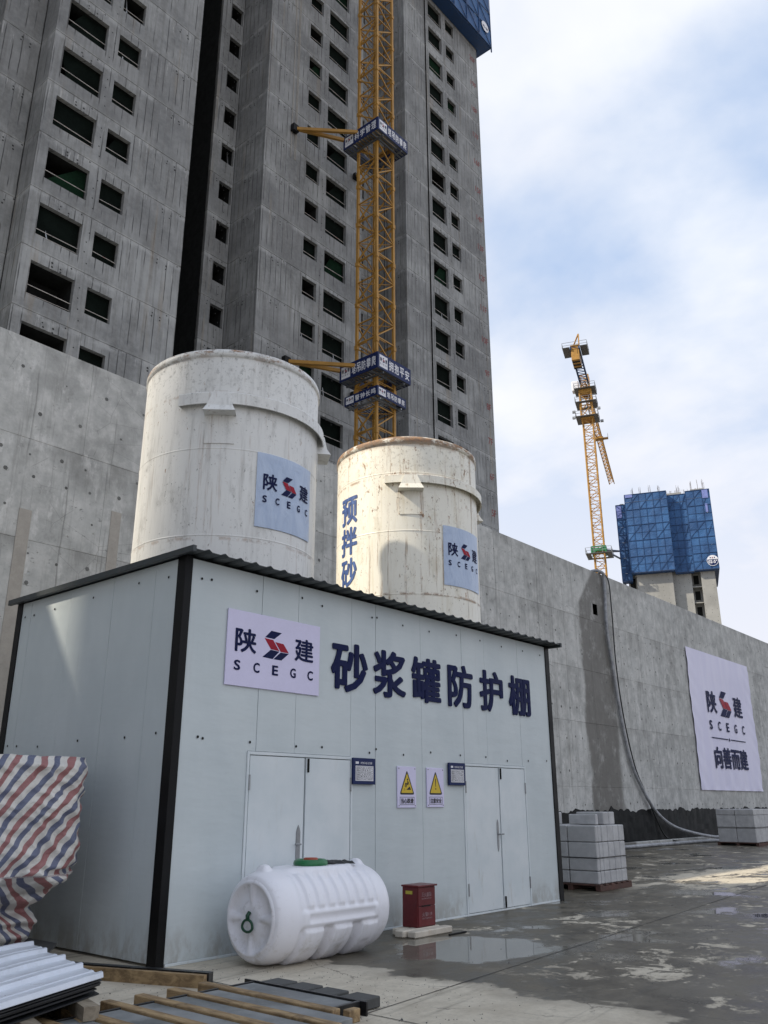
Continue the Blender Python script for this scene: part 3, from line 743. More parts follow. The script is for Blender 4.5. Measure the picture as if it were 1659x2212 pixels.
face('storey_wall', 26.65, 35.4, FY(Y2), N0, 21, ((30.1, 31.3, 1.27, .25), (31.93, 33.87, 1.57, .25)), tie_u=(27.9, 32.6))
face('storey_wall', 36.6, 40.2, FY(35.2), N0, 22, ((37.4, 38.9, 1.6, .4),), rail=False, opn=.95)
face('storey_wall', -35.2, -Y2, FX(40.2), N0, 22, n_=(-1, 0, 0), tie_u=(-33.2,))
face('storey_wall', 40.2, 42.66, FY(Y2), N0, 22, tie_u=(41.1,))
face('storey_wall', 43.0, 50.6, FY(Y2 - .05), N0, 22, ((43.38, 45.2, 1.75, .48), (45.83, 47.02, 1.3, .48)), tie_u=(44.6, 49.7))
# recess between the two bays of the right block, and blind sides
mb = MB(); mb.box(42.655, 43.005, Y2 + .06, Y2 + .6, 9.4, jz(23)); mb.build('rain_groove', M_TOWER, tower)
def core(x0, x1, y0, y1, z1): m = MB(); m.box(x0, x1, y0, y1, 9.4, z1); m.build('concrete_core', M_TOWER, tower)
core(12.64, 20.25, Y1 + 1.7, 46, jz(22)); core(-6, 12.6, 37.7, 46, jz(22)); core(10.84, 12.62, YL + .1, 37.6, jz(22))
core(24.94, 26.6, YR + 1.7, 46, jz(22)); core(20.29, 24.85, 38.1, 46, jz(22)); core(26.69, 35.38, Y2 + 1.7, 46, jz(22))
core(35.4, 40.24, 36.9, 46, jz(23)); core(40.24, 50.58, Y2 + 1.7, 46, jz(23))
for (X, y0, y1, z) in ((20.23, Y1, 32.1, jz(22)), (35.36, Y2, 33.95, jz(22)), (50.56, Y2, 33.95, jz(23)), (26.66, Y2 + .02, 33.95, jz(22)), (40.21, Y2 + .02, 33.95, jz(23))):
    m = MB(); m.box(X, X + .035, y0 + .032, y1, 9.4, z); m.build('side_wall', M_TOWER, tower)
m = MB(); k = 60  # dark sheet added over the recess side to stand in for its deep shade
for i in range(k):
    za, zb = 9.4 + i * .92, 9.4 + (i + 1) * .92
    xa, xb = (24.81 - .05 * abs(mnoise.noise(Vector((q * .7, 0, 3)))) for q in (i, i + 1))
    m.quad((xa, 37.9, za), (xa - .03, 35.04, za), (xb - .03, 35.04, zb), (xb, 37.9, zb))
m.build('recess_shade_sheet', M_DARK, tower)
TIE.build('tie_hole', M_TIE, tower, kind='stuff')
for n in range(4, 21):
    m = MB(); t = '%dF' % n
    put_text(m, t, (49.45 if n > 9 else 49.7, Y2 - .056, jz(n) + .9), (1, 0, 0), (0, 0, 1), .85 if n > 9 else .58, .55, .012)
    m.build('floor_number', M_FLOORRED, tower)
# pipe runs on the middle block
m = MB()
for x in (28.75, 29.05, 29.15):
    m.tube([(x, Y2 - .03, 39.6), (x, Y2 - .03, jz(22))], .022, 6)
m.build('drain_pipe', M_STRIP, tower)

# climbing scaffold round the head of the right block
scaf = thing('climbing_scaffold', 'blue netted climbing scaffold wrapped round the top of the near tower', 'scaffold', (47, 31, 66.4))
SZ0 = 66.4
m = MB(); m.box(36, 51.3, 31.05, Y2 - .1, SZ0 - .08, SZ0); m.box(50.75, 51.3, Y2 - .1, 46.5, SZ0 - .08, SZ0); m.build('scaffold_deck', M_NETF, scaf)
fr = MB(); pane = None; rr = random.Random(5)
for iz in range(7):
    z0 = SZ0 + iz * 2.0
    for ix in range(8):
        x0 = 51.35 - (ix + 1) * 1.9; x1 = x0 + 1.9
        m = MB(); dy = rr.uniform(0, .03)
        m.mesh([(x0 + .03, 31.0 + dy, z0 + .03), (x1 - .03, 31.0, z0 + .03), (x1 - .03, 31.0 + dy, z0 + 1.97), (x0 + .03, 31.0, z0 + 1.97), ((x0 + x1) / 2, 31.035, z0 + 1)], [(0, 1, 4), (1, 2, 4), (2, 3, 4), (3, 0, 4)])
        m.build('net_panel', M_NET, scaf)
        fr.beam((x0, 30.97, z0), (x0, 30.97, z0 + 2), .07); fr.beam((x0, 30.97, z0), (x1, 30.97, z0), .06)
        fr.beam((x0, 30.965, z0 + 2), (x1, 30.965, z0), .05)
    for iy in range(7):
        y0 = 31.0 + iy * 2.2
        m = MB(); m.quad((51.35, y0 + .03, z0 + .03), (51.35, y0 + 2.17, z0 + .03), (51.35, y0 + 2.17, z0 + 1.97), (51.35, y0 + .03, z0 + 1.97)); m.build('net_panel', M_NET, scaf)
        fr.beam((51.38, y0, z0), (51.38, y0, z0 + 2), .07); fr.beam((51.38, y0, z0), (51.38, y0 + 2.2, z0), .06)
for q in ((51.35, 31.0), (51.3, 36.5)): fr.beam((q[0], q[1], SZ0 - .5), (q[0], q[1], SZ0 + .1), .09)
fr.build('scaffold_frame', M_NETF, scaf)
m = MB(); m.disc((50.35, 30.90, 68.0), (0, -1, 0), .55, 24); b = m.build('round_badge', M_WHITE, scaf)
m = MB(); put_text(m, '02-4#', (49.95, 30.893, 67.75), (1, 0, 0), (0, 0, 1), .8, .3, .02); m.build('badge_number', M_NAVY, b)


# ---------------------------------------------------------------- tower crane standing before the tower
crane = thing('tower_crane', 'yellow lattice tower crane mast close in front of the near concrete tower', 'crane', (32.35, 28.3, 9.4))
CX, CY, W = 32.35, 28.3, .75
sec = MB(); SH = 2.8; z = 9.4
cs = [(CX - W, CY - W), (CX + W, CY - W), (CX + W, CY + W), (CX - W, CY + W)]
for (x, y) in cs: sec.box(x - .075, x + .075, y - .075, y + .075, z, z + SH); sec.box(x - .105, x + .105, y - .105, y + .105, z - .14, z + .14)
for i in range(4):
    a, b = cs[i], cs[(i + 1) % 4]
    A = lambda t, zz, a=a, b=b: (a[0] + (b[0] - a[0]) * t, a[1] + (b[1] - a[1]) * t, z + zz)
    sec.beam(A(0, .22), A(1, .22), .075); sec.beam(A(0, 1.5), A(1, 1.5), .06)
    sec.beam(A(0, .25), A(1, 1.45), .07); sec.beam(A(1, 1.55), A(0, 2.75), .07)
    sec.beam(A(0, .12), A(.5, .12), .05)
sec.beam((CX - W, CY - W, z + .25), (CX + W, CY + W, z + .25), .05); sec.beam((CX + W, CY - W, z + 1.5), (CX - W, CY + W, z + 1.5), .045)
s0 = sec.build('mast_section', M_YELLOW, crane)
for k in range(1, 20): inst(s0, crane, (0, 0, SH * k))
lad = MB()
for dx in (-.18, .18): lad.beam((CX + dx, CY + .45, 9.4), (CX + dx, CY + .45, 64), .03)
for k in range(180): lad.beam((CX - .18, CY + .45, 9.6 + k * .3), (CX + .18, CY + .45, 9.6 + k * .3), .02)
lad.build('ladder', M_GREY, crane)
m = MB(); m.tube([(CX + .55, CY - .2, 9.4), (CX + .6, CY - .22, 40), (CX + .52, CY - .2, 64)], .03, 6); m.tube([(CX + .68, CY - .35, 9.4), (CX + .66, CY - .3, 64)], .025, 6); m.build('power_cable', M_CABLE, crane)

def cage(zb, zt, hw, left, right, deep=True):
    c = thing('crane_cage_dummy', '', ''); bpy.data.objects.remove(c)
    m = MB(); t = .03
    for (x0, x1, y0, y1) in ((CX - hw, CX + hw, CY - hw, CY - hw + t), (CX - hw, CX - hw + t, CY - hw + t, CY + hw), (CX + hw - t, CX + hw, CY - hw + t, CY + hw), (CX - hw + t, CX + hw - t, CY + hw - t, CY + hw)):
        m.box(x0, x1, y0, y1, zb, zt)
    cg = m.build('sign_cage', M_NAVYP, crane)
    h = zt - zb
    # walkway and bearers under the hoarding
    m = MB(); n_ = 13
    for i in range(n_):
        yy = CY - hw + .06 + (2 * hw - .16) * i / (n_ - 1)
        if abs(yy - CY) > W + .12 or not deep: m.box(CX - hw + .04, CX + hw - .04, yy, yy + (.14 if deep else .05), zb + .02, zb + .05)
        else:
            m.box(CX - hw + .04, CX - W - .12, yy, yy + .14, zb + .02, zb + .05); m.box(CX + W + .12, CX + hw - .04, yy, yy + .14, zb + .02, zb + .05)
    for s_ in (-1, 1):
        m.beam((CX - hw + .05, CY + s_ * (W + .14), zb - .04), (CX + hw - .05, CY + s_ * (W + .14), zb - .04), .09)
        m.beam((CX + s_ * (W + .14), CY - hw + .05, zb - .1), (CX + s_ * (W + .14), CY + hw - .05, zb - .1), .09)
    m.build('walkway', M_GREY if deep else M_STEEL, cg)
    # lettering on the two seen sides
    for side, txt in (('L', left), ('R', right)):
        if side == 'L': o = Vector((CX - hw - .004, CY + hw, zb)); U = Vector((0, -1, 0))
        else: o = Vector((CX - hw, CY - hw - .004, zb)); U = Vector((1, 0, 0))
        V = Vector((0, 0, 1)); Wd = 2 * hw
        m = MB(); lw = .24 * Wd; p = o + U * (.05 * Wd) + V * (.12 * h)
        put_flat(m, [(0, 0), (lw, 0), (lw, .76 * h), (0, .76 * h)], [(0, 1, 2, 3)], p, U, V)
        x = .33 * Wd; k = len(txt); cw = min(.62 * Wd / (k - .1) * .84, .62 * h); gap = (.62 * Wd - cw * k) / (k - 1)
        for i, ch in enumerate(txt): put_text(m, ch, o + U * (x + i * (cw + gap)) + V * (.18 * h), U, V, cw, .62 * h, .02)
        m.build('cage_lettering', M_WHITE, cg)
        N = U.cross(V); a, b = logo_block(p + U * (.08 * lw) + V * (.15 * h) + N * .004, U, V, lw * .84, .48 * h)
        a.build('cage_logo', M_NAVY, cg); b.build('cage_logo_accent', M_RED, cg)
cage(40.15, 41.08, 1.43, '科学管理', '塔吊防攀爬')
cage(23.95, 24.92, 1.43, '塔吊防攀爬', '拥抱平安')
cage(22.45, 23.02, 1.22, '警钟长鸣', '塔吊防攀爬', False)
for zt, xa, za in ((40.6, 28.85, 41.8), (24.4, 28.9, 25.3)):
    m = MB()
    m.beam((xa + .1, Y2 - .25, za), (CX - W, CY + W, zt + .15), .17, .2); m.beam((xa + .1, Y2 - .25, za), (CX - W, CY - W, zt + .05), .17, .2)
    m.beam((34.6, Y2 - .2, za), (CX + W, CY + W, zt + .1), .15, .18)
    m.build('wall_tie', M_YELLOW, crane)
    m = MB(); m.box(xa - .22, xa + .22, Y2 - .34, Y2 - .052, za - .25, za + .25); m.box(34.4, 34.8, Y2 - .3, Y2 - .052, za - .2, za + .2); m.build('tie_bracket', M_BLACK, crane)
    m = MB()
    for i in range(4):
        a, b = cs[i], cs[(i + 1) % 4]; m.beam((a[0], a[1], zt), (b[0], b[1], zt), .2, .2)
    m.build('mast_collar', M_YELLOW, crane)


# ---------------------------------------------------------------- far tower 02-5 and its crane
AZ = radians(21.3); D0 = 157.0
ft = thing('far_apartment_tower', 'distant half built tower with blue netted top and round number badge', 'building', (D0 * cos(AZ), D0 * sin(AZ), 0))
ft.rotation_euler = (0, 0, AZ - pi / 2)
def fbuild(mb, name, m, par=None, **k):
    o = mb.build(name, m, None, **k); o.parent = par or ft; return o
m = MB(); m.box(-6.0, .2, 0, 14, 0, 56.5); fbuild(m, 'concrete_core', M_FAR)
m = MB(); m.box(.2, 3.4, 1.3, 14, 0, 56.3); fbuild(m, 'concrete_core', M_FAR)
m = MB(); m.box(5.0, 7.4, 1.0, 14, 0, 56.5); fbuild(m, 'concrete_core', M_FAR)
m = MB(); m.box(3.4, 5.0, 3.2, 14, 0, 56); fbuild(m, 'concrete_core', M_FAR)
m = MB(); m.box(-7.6, -6.0, 2.5, 14, 0, 55.5); fbuild(m, 'concrete_core', M_FAR)
for k in range(12):
    m = MB(); m.box(3.42, 4.98, 1.5, 3.19, 12 + k * 2.9, 12.15 + k * 2.9); fbuild(m, 'balcony_slab', M_FAR)
    m = MB(); m.box(3.75, 4.6, 3.13, 3.19, 12.9 + k * 2.9, 14.5 + k * 2.9); fbuild(m, 'window', M_DARK)
    m = MB(); m.box(-7.3, -6.35, 2.44, 2.49, 12.6 + k * 2.9, 14.7 + k * 2.9); fbuild(m, 'window', M_DARK)
m = MB(); rr = random.Random(4)
for k in range(14):
    for x0, x1, y in ((-5.8, .1, -.004), (.4, 3.3, 1.296), (5.2, 7.3, .996)):
        x = x0
        while x < x1:
            for dz in (.5, 1.2, 1.9, 2.5):
                if rr.random() < .62: m.disc((x + rr.uniform(-.12, .12), y, 11 + k * 2.9 + dz + rr.uniform(-.06, .06)), (0, -1, 0), .055, 5)
            x += .85
fbuild(m, 'tie_hole', M_TIE, kind='stuff')
SB, ST = 41.0, 55.3
fs = thing('far_scaffold', 'dark blue netted scaffold round the top floors of the distant tower', 'scaffold', (0, 0, 0)); fs.parent = None
fs.location = ft.location; fs.rotation_euler = ft.rotation_euler
NR = 8
def netface(x0, x1, y, z0, z1, nx, nz, fr, rr):
    dx, dz = (x1 - x0) / nx, (z1 - z0) / nz
    for i in range(nx):
        for j in range(nz):
            a, c = x0 + i * dx, z0 + j * dz; m = MB(); e = rr.uniform(-.06, .06)
            m.mesh([(a + .02, y, c + .02), (a + dx - .02, y, c + .02), (a + dx - .02, y, c + dz - .02), (a + .02, y, c + dz - .02), (a + dx / 2, y + e, c + dz / 2)], [(0, 1, 4), (1, 2, 4), (2, 3, 4), (3, 0, 4)])
            fbuild(m, 'net_panel', M_NET, fs)
    for i in range(nx + 1): fr.beam((x0 + i * dx, y - .07, z0), (x0 + i * dx, y - .07, z1), .045)
    for j in range(nz + 1): fr.beam((x0, y - .07, z0 + j * dz), (x1, y - .07, z0 + j * dz), .07 if j % 2 == 0 else .035)
    k = 0
    while k * 2 * dz < (z1 - z0):
        for i in range(0, nx, 2):
            zz = z0 + k * 2 * dz
            if zz + 2 * dz <= z1 + .01 and (i + k) % 2 == 0 or nx < 3: fr.beam((x0 + i * dx, y - .07, zz), (min(x1, x0 + (i + 2) * dx), y - .07, min(z1, zz + 2 * dz)), .055)
        k += 1
fr = MB(); rr = random.Random(6)
netface(-6.75, .75, -1.3, SB, ST + .7, 6, 10, fr, rr)
netface(.75, 4.0, .4, SB - .2, ST + .3, 3, 10, fr, rr)
netface(4.0, 8.2, 0.0, SB - .1, ST + .6, 3, 10, fr, rr)
netface(-8.6, -6.75, 1.2, SB - .9, ST - .3, 2, 10, fr, rr)
fbuild(fr, 'scaffold_frame', M_NETF, fs)
m = MB(); m.box(-6.7, .7, -1.25, -.05, SB - .2, SB - .02); m.box(.8, 3.95, .45, 1.25, SB - .4, SB - .22); m.box(4.05, 8.15, .05, .95, SB - .3, SB - .12); m.box(7.45, 8.15, .95, 14, SB - .3, SB - .12); m.box(-8.5, -6.8, 1.25, 2.4, SB - 1.1, SB - .92)
fbuild(m, 'scaffold_deck', M_NETF, fs)
m = MB(); m.box(.72, .76, -1.28, .36, SB, ST + .6); m.box(3.96, 3.99, .02, .36, SB, ST + .2); m.box(8.2, 8.24, 0, 14, SB - .1, ST + .6); m.box(-6.79, -6.76, -1.28, 1.15, SB, ST + .6); m.box(-8.64, -8.6, 1.2, 14, SB - .9, ST - .3)
fbuild(m, 'net_return', M_NET, fs)
m = MB(); m.box(-6.7, .72, -1.40, -1.36, SB - .06, SB + .03); m.box(.8, 3.95, .30, .34, SB - .25, SB - .16); m.box(4.05, 8.15, -.10, -.06, SB - .16, SB - .07); m.box(-8.55, -6.8, 1.1, 1.14, SB - .96, SB - .87)
fbuild(m, 'toe_strip', M_GREY, fs)
for (x0, x1, z0, z1, y) in ((-8.5, -7.6, ST - 2.9, ST - .5, 1.10), (6.9, 7.9, ST - 1.1, ST + .5, -.1), (-6.6, -5.3, ST + .1, ST + .65, -1.4), (7.2, 7.6, ST - 3.8, ST - 2.2, -.1)):
    m = MB(); m.box(x0, x1, y, y + .02, z0, z1); fbuild(m, 'net_patch', M_LNET, fs)
m = MB(); m.disc((7.25, -.14, SB + 1.35), (0, -1, 0), .98, 32); bd = fbuild(m, 'round_badge', M_WHITE, fs)
m = MB()
R0 = .90; pts = [(7.25 + R0 * cos(t), SB + 1.35 + R0 * sin(t)) for t in [pi - .26 + i * (pi + .52) / 24 for i in range(25)]]
m.mesh([(x, -.147, z_) for x, z_ in pts], [tuple(range(25))]); fbuild(m, 'badge_field', M_NAVYP, fs)
m = MB(); put_text(m, '02-5', (6.5, -.154, SB + .85), (1, 0, 0), (0, 0, 1), 1.22, .58, .03); put_text(m, '#', (7.76, -.154, SB + 1.18), (1, 0, 0), (0, 0, 1), .26, .30, .02); fbuild(m, 'badge_number', M_WHITE, fs)
a, b = logo_block((6.8, -.150, SB + 1.72), (1, 0, 0), (0, 0, 1), .9, .32, False); fbuild(a, 'badge_logo', M_NAVY, fs); fbuild(b, 'badge_logo_accent', M_RED, fs)
m = MB(); m.box(-5.6, -.3, 1.5, 6, ST + .3, ST + 1.25); m.box(.9, 3.2, 3.0, 6, ST, ST + 1.15); m.box(5.0, 7.6, 2.5, 6, ST, ST + 1.55); m.box(-7.9, -7.2, 3, 6, ST - .5, ST + .5); fbuild(m, 'wall_formwork', M_GREY)
m = MB(); rr = random.Random(9)
for (x0, x1, y, z0, k) in ((-5.6, -5.1, 1.6, ST + 1.2, 6), (-4.1, -3.7, 1.6, ST + 1.2, 5), (-2.4, -1.9, 1.6, ST + 1.2, 6), (-.9, -.4, 1.6, ST + 1.2, 9), (2.6, 3.2, 3.1, ST + 1.1, 7), (5.0, 5.4, 2.6, ST + 1.5, 5), (6.4, 6.5, 2.6, ST + 1.5, 2), (7.1, 7.6, 2.6, ST + 1.5, 7)):
    for i in range(k): x = rr.uniform(x0, x1); m.beam((x, y, z0), (x + rr.uniform(-.1, .1), y, z0 + rr.uniform(1.3, 2.1)), .035, ends=False)
for i in range(60):
    x = rr.uniform(-5.5, 7.5); m.beam((x, 2, ST + .8), (x, 2, ST + 1.7), .025, ends=False)
fbuild(m, 'rebar', M_RUSTB, kind='stuff')

KX, KY = 139.6, 67.3
fc = thing('distant_tower_crane', 'distant yellow tower crane with long jib pointing away behind the wall', 'crane', (KX, KY, 0)); fc.rotation_euler = (0, 0, radians(21.2))
def cb(mb, name, m, par=None): o = mb.build(name, m, None); o.parent = par or fc; return o
HW = .92
def lat(mb, z0, z1, hw, step, lw, bw):
    c4 = [(-hw, -hw), (hw, -hw), (hw, hw), (-hw, hw)]
    for x, y in c4: mb.box(x - lw / 2, x + lw / 2, y - lw / 2, y + lw / 2, z0, z1)
    z = z0; k = 0
    while z < z1 - .1:
        zn = min(z + step, z1)
        for i in range(4):
            a, b = c4[i], c4[(i + 1) % 4]
            if k % 2: a, b = b, a
            mb.beam((a[0], a[1], z), (b[0], b[1], zn), bw, ends=False); mb.beam((a[0], a[1], zn), (b[0], b[1], zn), bw, ends=False)
        z = zn; k += 1
m = MB(); lat(m, 10, 12.8, HW, 1.4, .22, .10); s0 = cb(m, 'mast_section', M_YELLOW)
for k in range(1, 22): inst(s0, fc, (0, 0, 2.8 * k))
ZT = 71.6
m = MB(); m.box(-1.25, 1.25, -1.25, 1.25, ZT, ZT + .5); lat(m, ZT + .5, ZT + 5.6, 1.1, 2.4, .28, .14); m.box(-1.2, 1.2, -1.2, 1.2, ZT + 5.6, ZT + 6.4); cb(m, 'climbing_frame', M_YELLOW)
def deck(z, hw, hh=1.1, m2=None):
    m = MB()
    for s_ in (-1, 1):
        m.box(-hw, hw, s_ * hw - .5 * (s_ + 1) * .9, s_ * hw + .5 * (1 - s_) * .9, z, z + .08)
        m.box(s_ * hw - .5 * (s_ + 1) * .9, s_ * hw + .5 * (1 - s_) * .9, -hw + .9, hw - .9, z, z + .08)
    o = cb(m, 'service_deck', M_GREY)
    m = MB(); c4 = [(-hw, -hw), (hw, -hw), (hw, hw), (-hw, hw)]
    for i in range(4):
        a, b = c4[i], c4[(i + 1) % 4]
        for t in (0, .33, .66): m.beam((a[0] + (b[0] - a[0]) * t, a[1] + (b[1] - a[1]) * t, z), (a[0] + (b[0] - a[0]) * t, a[1] + (b[1] - a[1]) * t, z + hh), .06)
        for q in (.55, 1.0): m.beam((*a, z + hh * q), (*b, z + hh * q), .06)
    cb(m, 'guard_rail', M_STEEL, o)
deck(ZT + .3, 2.1); deck(ZT + 3.4, 2.0); deck(ZT + 6.3, 2.0)
# slewing head
m = MB(); m.cyl((0, 0), 1.05, ZT + 6.4, ZT + 7.0, 20); lat(m, ZT + 7.0, ZT + 9.6, .8, 1.3, .24, .14); cb(m, 'slewing_head', M_YELLOW)
m = MB(); m.bbox(-.7, .8, 1.2, 2.5, ZT + 6.5, ZT + 8.6, .1); cb(m, 'operator_cab', M_WHITE)
zj = ZT + 7.7
def truss(mb, x0, x1, hw, hh, step, cw, bw):
    for y in (-hw, hw): mb.beam((x0, y, zj), (x1, y, zj), cw)
    mb.beam((x0, 0, zj + hh), (x1, 0, zj + hh), cw)
    n = max(1, int(abs(x1 - x0) / step)); dx = (x1 - x0) / n
    for i in range(n):
        a = x0 + i * dx; b = a + dx; c = (a + b) / 2
        for y in (-hw, hw): mb.beam((a, y, zj), (c, 0, zj + hh), bw, ends=False); mb.beam((c, 0, zj + hh), (b, y, zj), bw, ends=False)
        mb.beam((a, -hw, zj), (a, hw, zj), bw, ends=False); mb.beam((a, -hw, zj), (b, hw, zj), bw, ends=False)
m = MB(); truss(m, 1.0, 58.0, .62, 1.5, 2.2, .17, .09); jb = cb(m, 'jib', M_YELLOW)
m = MB(); m.box(26, 27.6, -.9, .9, zj - .5, zj - .1); m.box(26.2, 27.4, -1.9, -.9, zj - .45, zj - .35); cb(m, 'trolley', M_YELLOW, jb)
m = MB()
for q in (0, .5, 1): m.beam((26.2, -1.9, zj - .4 + q), (27.4, -1.9, zj - .4 + q), .05); m.beam((26.2 + 1.2 * q, -1.9, zj - .4), (26.2 + 1.2 * q, -1.9, zj + .6), .05)
cb(m, 'trolley_basket', M_STEEL, jb)
m = MB()
for y in (-.75, .75): m.beam((-1, y, zj), (-15.5, y, zj), .28, .5)
for k in range(13): m.beam((-1.2 - k * 1.15, -.75, zj), (-2.2 - k * 1.15, .75, zj), .09); m.beam((-1.2 - k * 1.15, -.75, zj), (-1.2 - k * 1.15, .75, zj), .09)
cj = cb(m, 'counter_jib', M_NETF)
for k in range(6):
    m = MB(); m.bbox(-15.2 + k * .62, -14.62 + k * .62, -.72, .72, zj - 2.3, zj + .4, .04); cb(m, 'counterweight', M_YELLOW if k % 2 == 0 else M_BLACK, cj)
m = MB(); m.box(-15.7, -11.8, -2.2, -.95, zj + .1, zj + .18); m.box(-15.7, -11.8, .95, 2.2, zj + .1, zj + .18); cb(m, 'counter_walkway', M_GREY, cj)
m = MB()
for y in (-2.2, 2.2):
    for q in (.55, 1.1): m.beam((-15.7, y, zj + q), (-11.8, y, zj + q), .06)
    for k in range(5): m.beam((-15.7 + k * .97, y, zj + .1), (-15.7 + k * .97, y, zj + 1.1), .06)
for q in (.55, 1.1): m.beam((-15.7, -2.2, zj + q), (-15.7, 2.2, zj + q), .06)
cb(m, 'guard_rail', M_STEEL, cj)
m = MB(); m.beam((-15.2, -.8, zj + .4), (-15.0, -.8, zj + 2.9), .22); m.beam((-15.0, -.8, zj + 2.9), (-12.6, .7, zj + 1.4), .2); m.beam((-15.2, -.8, zj + .55), (-15.2, .8, zj + .55), .22); cb(m, 'hoist_frame', M_YELLOW, cj)
m = MB(); m.bbox(-13.9, -12.2, -.6, .6, zj + .45, zj + 1.4, .1); cb(m, 'hoist_winch', M_BLACK, cj)
m = MB()
for (x, y, z) in ((-2.3, 2.3, ZT + 1.2), (-2.3, -2.4, ZT + 1.3), (2.2, -2.5, ZT + .6), (-2.0, 2.4, ZT + .1)): m.bbox(x - .2, x + .2, y - .3, y + .3, z - .25, z + .25, .05)
cb(m, 'floodlight', M_STEEL)
m = MB(); lat(m, 44.7, 45.9, 1.25, 1.2, .3, .2); m.box(-1.3, 1.3, -1.3, -1.1, 45.0, 45.6); m.box(-1.3, -1.1, -1.1, 1.1, 45.0, 45.6); m.box(1.1, 1.3, -1.1, 1.1, 45.0, 45.6); cb(m, 'tie_collar', M_LID)
deck(44.4, 2.3, 1.1)
c_, s_ = cos(-radians(21.2)), sin(-radians(21.2))
tx, ty = ft.location.x - 8.6 * cos(AZ - pi / 2) + 2 * cos(AZ) - KX, ft.location.y - 8.6 * sin(AZ - pi / 2) + 2 * sin(AZ) - KY
L2 = (c_ * tx - s_ * ty, s_ * tx + c_ * ty)
m = MB(); m.beam((.8, -1.2, 45.3), (L2[0], L2[1], 46.2), .3); m.beam((-.8, -1.2, 45.2), (L2[0], L2[1], 46.2), .26); m.beam((-.8, -1.2, 45.0), (L2[0] - .5, L2[1], 44.6), .24); cb(m, 'wall_tie', M_STEEL)

# neighbouring tower out of frame on the left: it casts the shade over the yard
nt = thing('neighbour_tower', 'plain concrete apartment tower standing left of the yard', 'building', (-52, 20, 0))
nn = Vector((-sin(SUN_AZ) * -1, -cos(SUN_AZ), 0)).normalized(); dd = Vector((cos(SUN_AZ), sin(SUN_AZ), 0))
SEDGE = 11.80
def P2(t, s): v = dd * t + nn * s; return (v.x, v.y)
def prism(t0, t1, s0, s1, z0, z1, name, m_):
    q = [P2(t0, s0), P2(t1, s0), P2(t1, s1), P2(t0, s1)]
    m = MB(); m.mesh([(*a, z0) for a in q] + [(*a, z1) for a in q], [(3, 2, 1, 0), (4, 5, 6, 7), (0, 1, 5, 4), (1, 2, 6, 5), (2, 3, 7, 6), (3, 0, 4, 7)])
    return m.build(name, m_, nt, fixn=True)
prism(48, 62, -46, SEDGE, 0, 96, 'concrete_core', M_FAR)  # unseen; extra width and height added to darken the left-facing walls
for k in range(31):
    prism(47.9, 48.0, -45.9, SEDGE - .1, k * 3.0 + 1.0, k * 3.0 + 2.4, 'window_band', M_DARK)
# ---------------------------------------------------------------- mortar tanks
def wrap(mb, c, R, ang0, dirn, p, fs, z0, lift):
    """bend flat print onto the tank: u runs along the circumference"""
    bm = bmesh.new(); vv = [bm.verts.new((a, b, 0)) for a, b in p]
    for f in fs:
        try: bm.faces.new([vv[i] for i in f])
        except ValueError: pass
    for _ in range(3):
        lg = [e for e in bm.edges if abs(e.verts[0].co.x - e.verts[1].co.x) > .09]
        if not lg: break
        bmesh.ops.subdivide_edges(bm, edges=lg, cuts=1); bmesh.ops.triangulate(bm, faces=bm.faces[:])
    bm.verts.index_update()
    out = []
    for v in bm.verts:
        t = ang0 + dirn * v.co.x / R; r = R + lift
        out.append((c[0] + r * cos(t), c[1] + r * sin(t), z0 + v.co.y))
    mb.mesh(out, [[v.index for v in f.verts] for f in bm.faces]); bm.free()

def wrapped_logo(c, R, a0, z0, w_, h_, lift, par):
    n = MB(); r = MB(); hb = .36 * h_; ch = h_ - hb; cw = .255 * w_
    def T(txt, x, y, ww, hh, bold=.022):
        for i, (p, fs) in enumerate(layers(txt, bold, ww, hh)): wrap(n, c, R, a0, 1, [(a + x, b + y) for a, b in p], fs, z0, lift + i * .0004)
    T('陕', 0, hb + ch * .07, cw, ch * .84); T('建', w_ - cw, hb + ch * .07, cw, ch * .84)
    for P in LOGO_N: wrap(n, c, R, a0, 1, [(.335 * w_ + a * .335 * w_, hb + b * ch) for a, b in P], [(0, 1, 2, 3)], z0, lift)
    for P in LOGO_R: wrap(r, c, R, a0, 1, [(.335 * w_ + a * .335 * w_, hb + b * ch) for a, b in P], [(0, 1, 2, 3)], z0, lift)
    for i, ch_ in enumerate('SCEGC'): T(ch_, i * (w_ - .075 * w_) / 4, 0, .075 * w_, hb * .62, .03)
    n.build('poster_logo', M_NAVY, par); r.build('poster_logo_accent', M_RED, par)

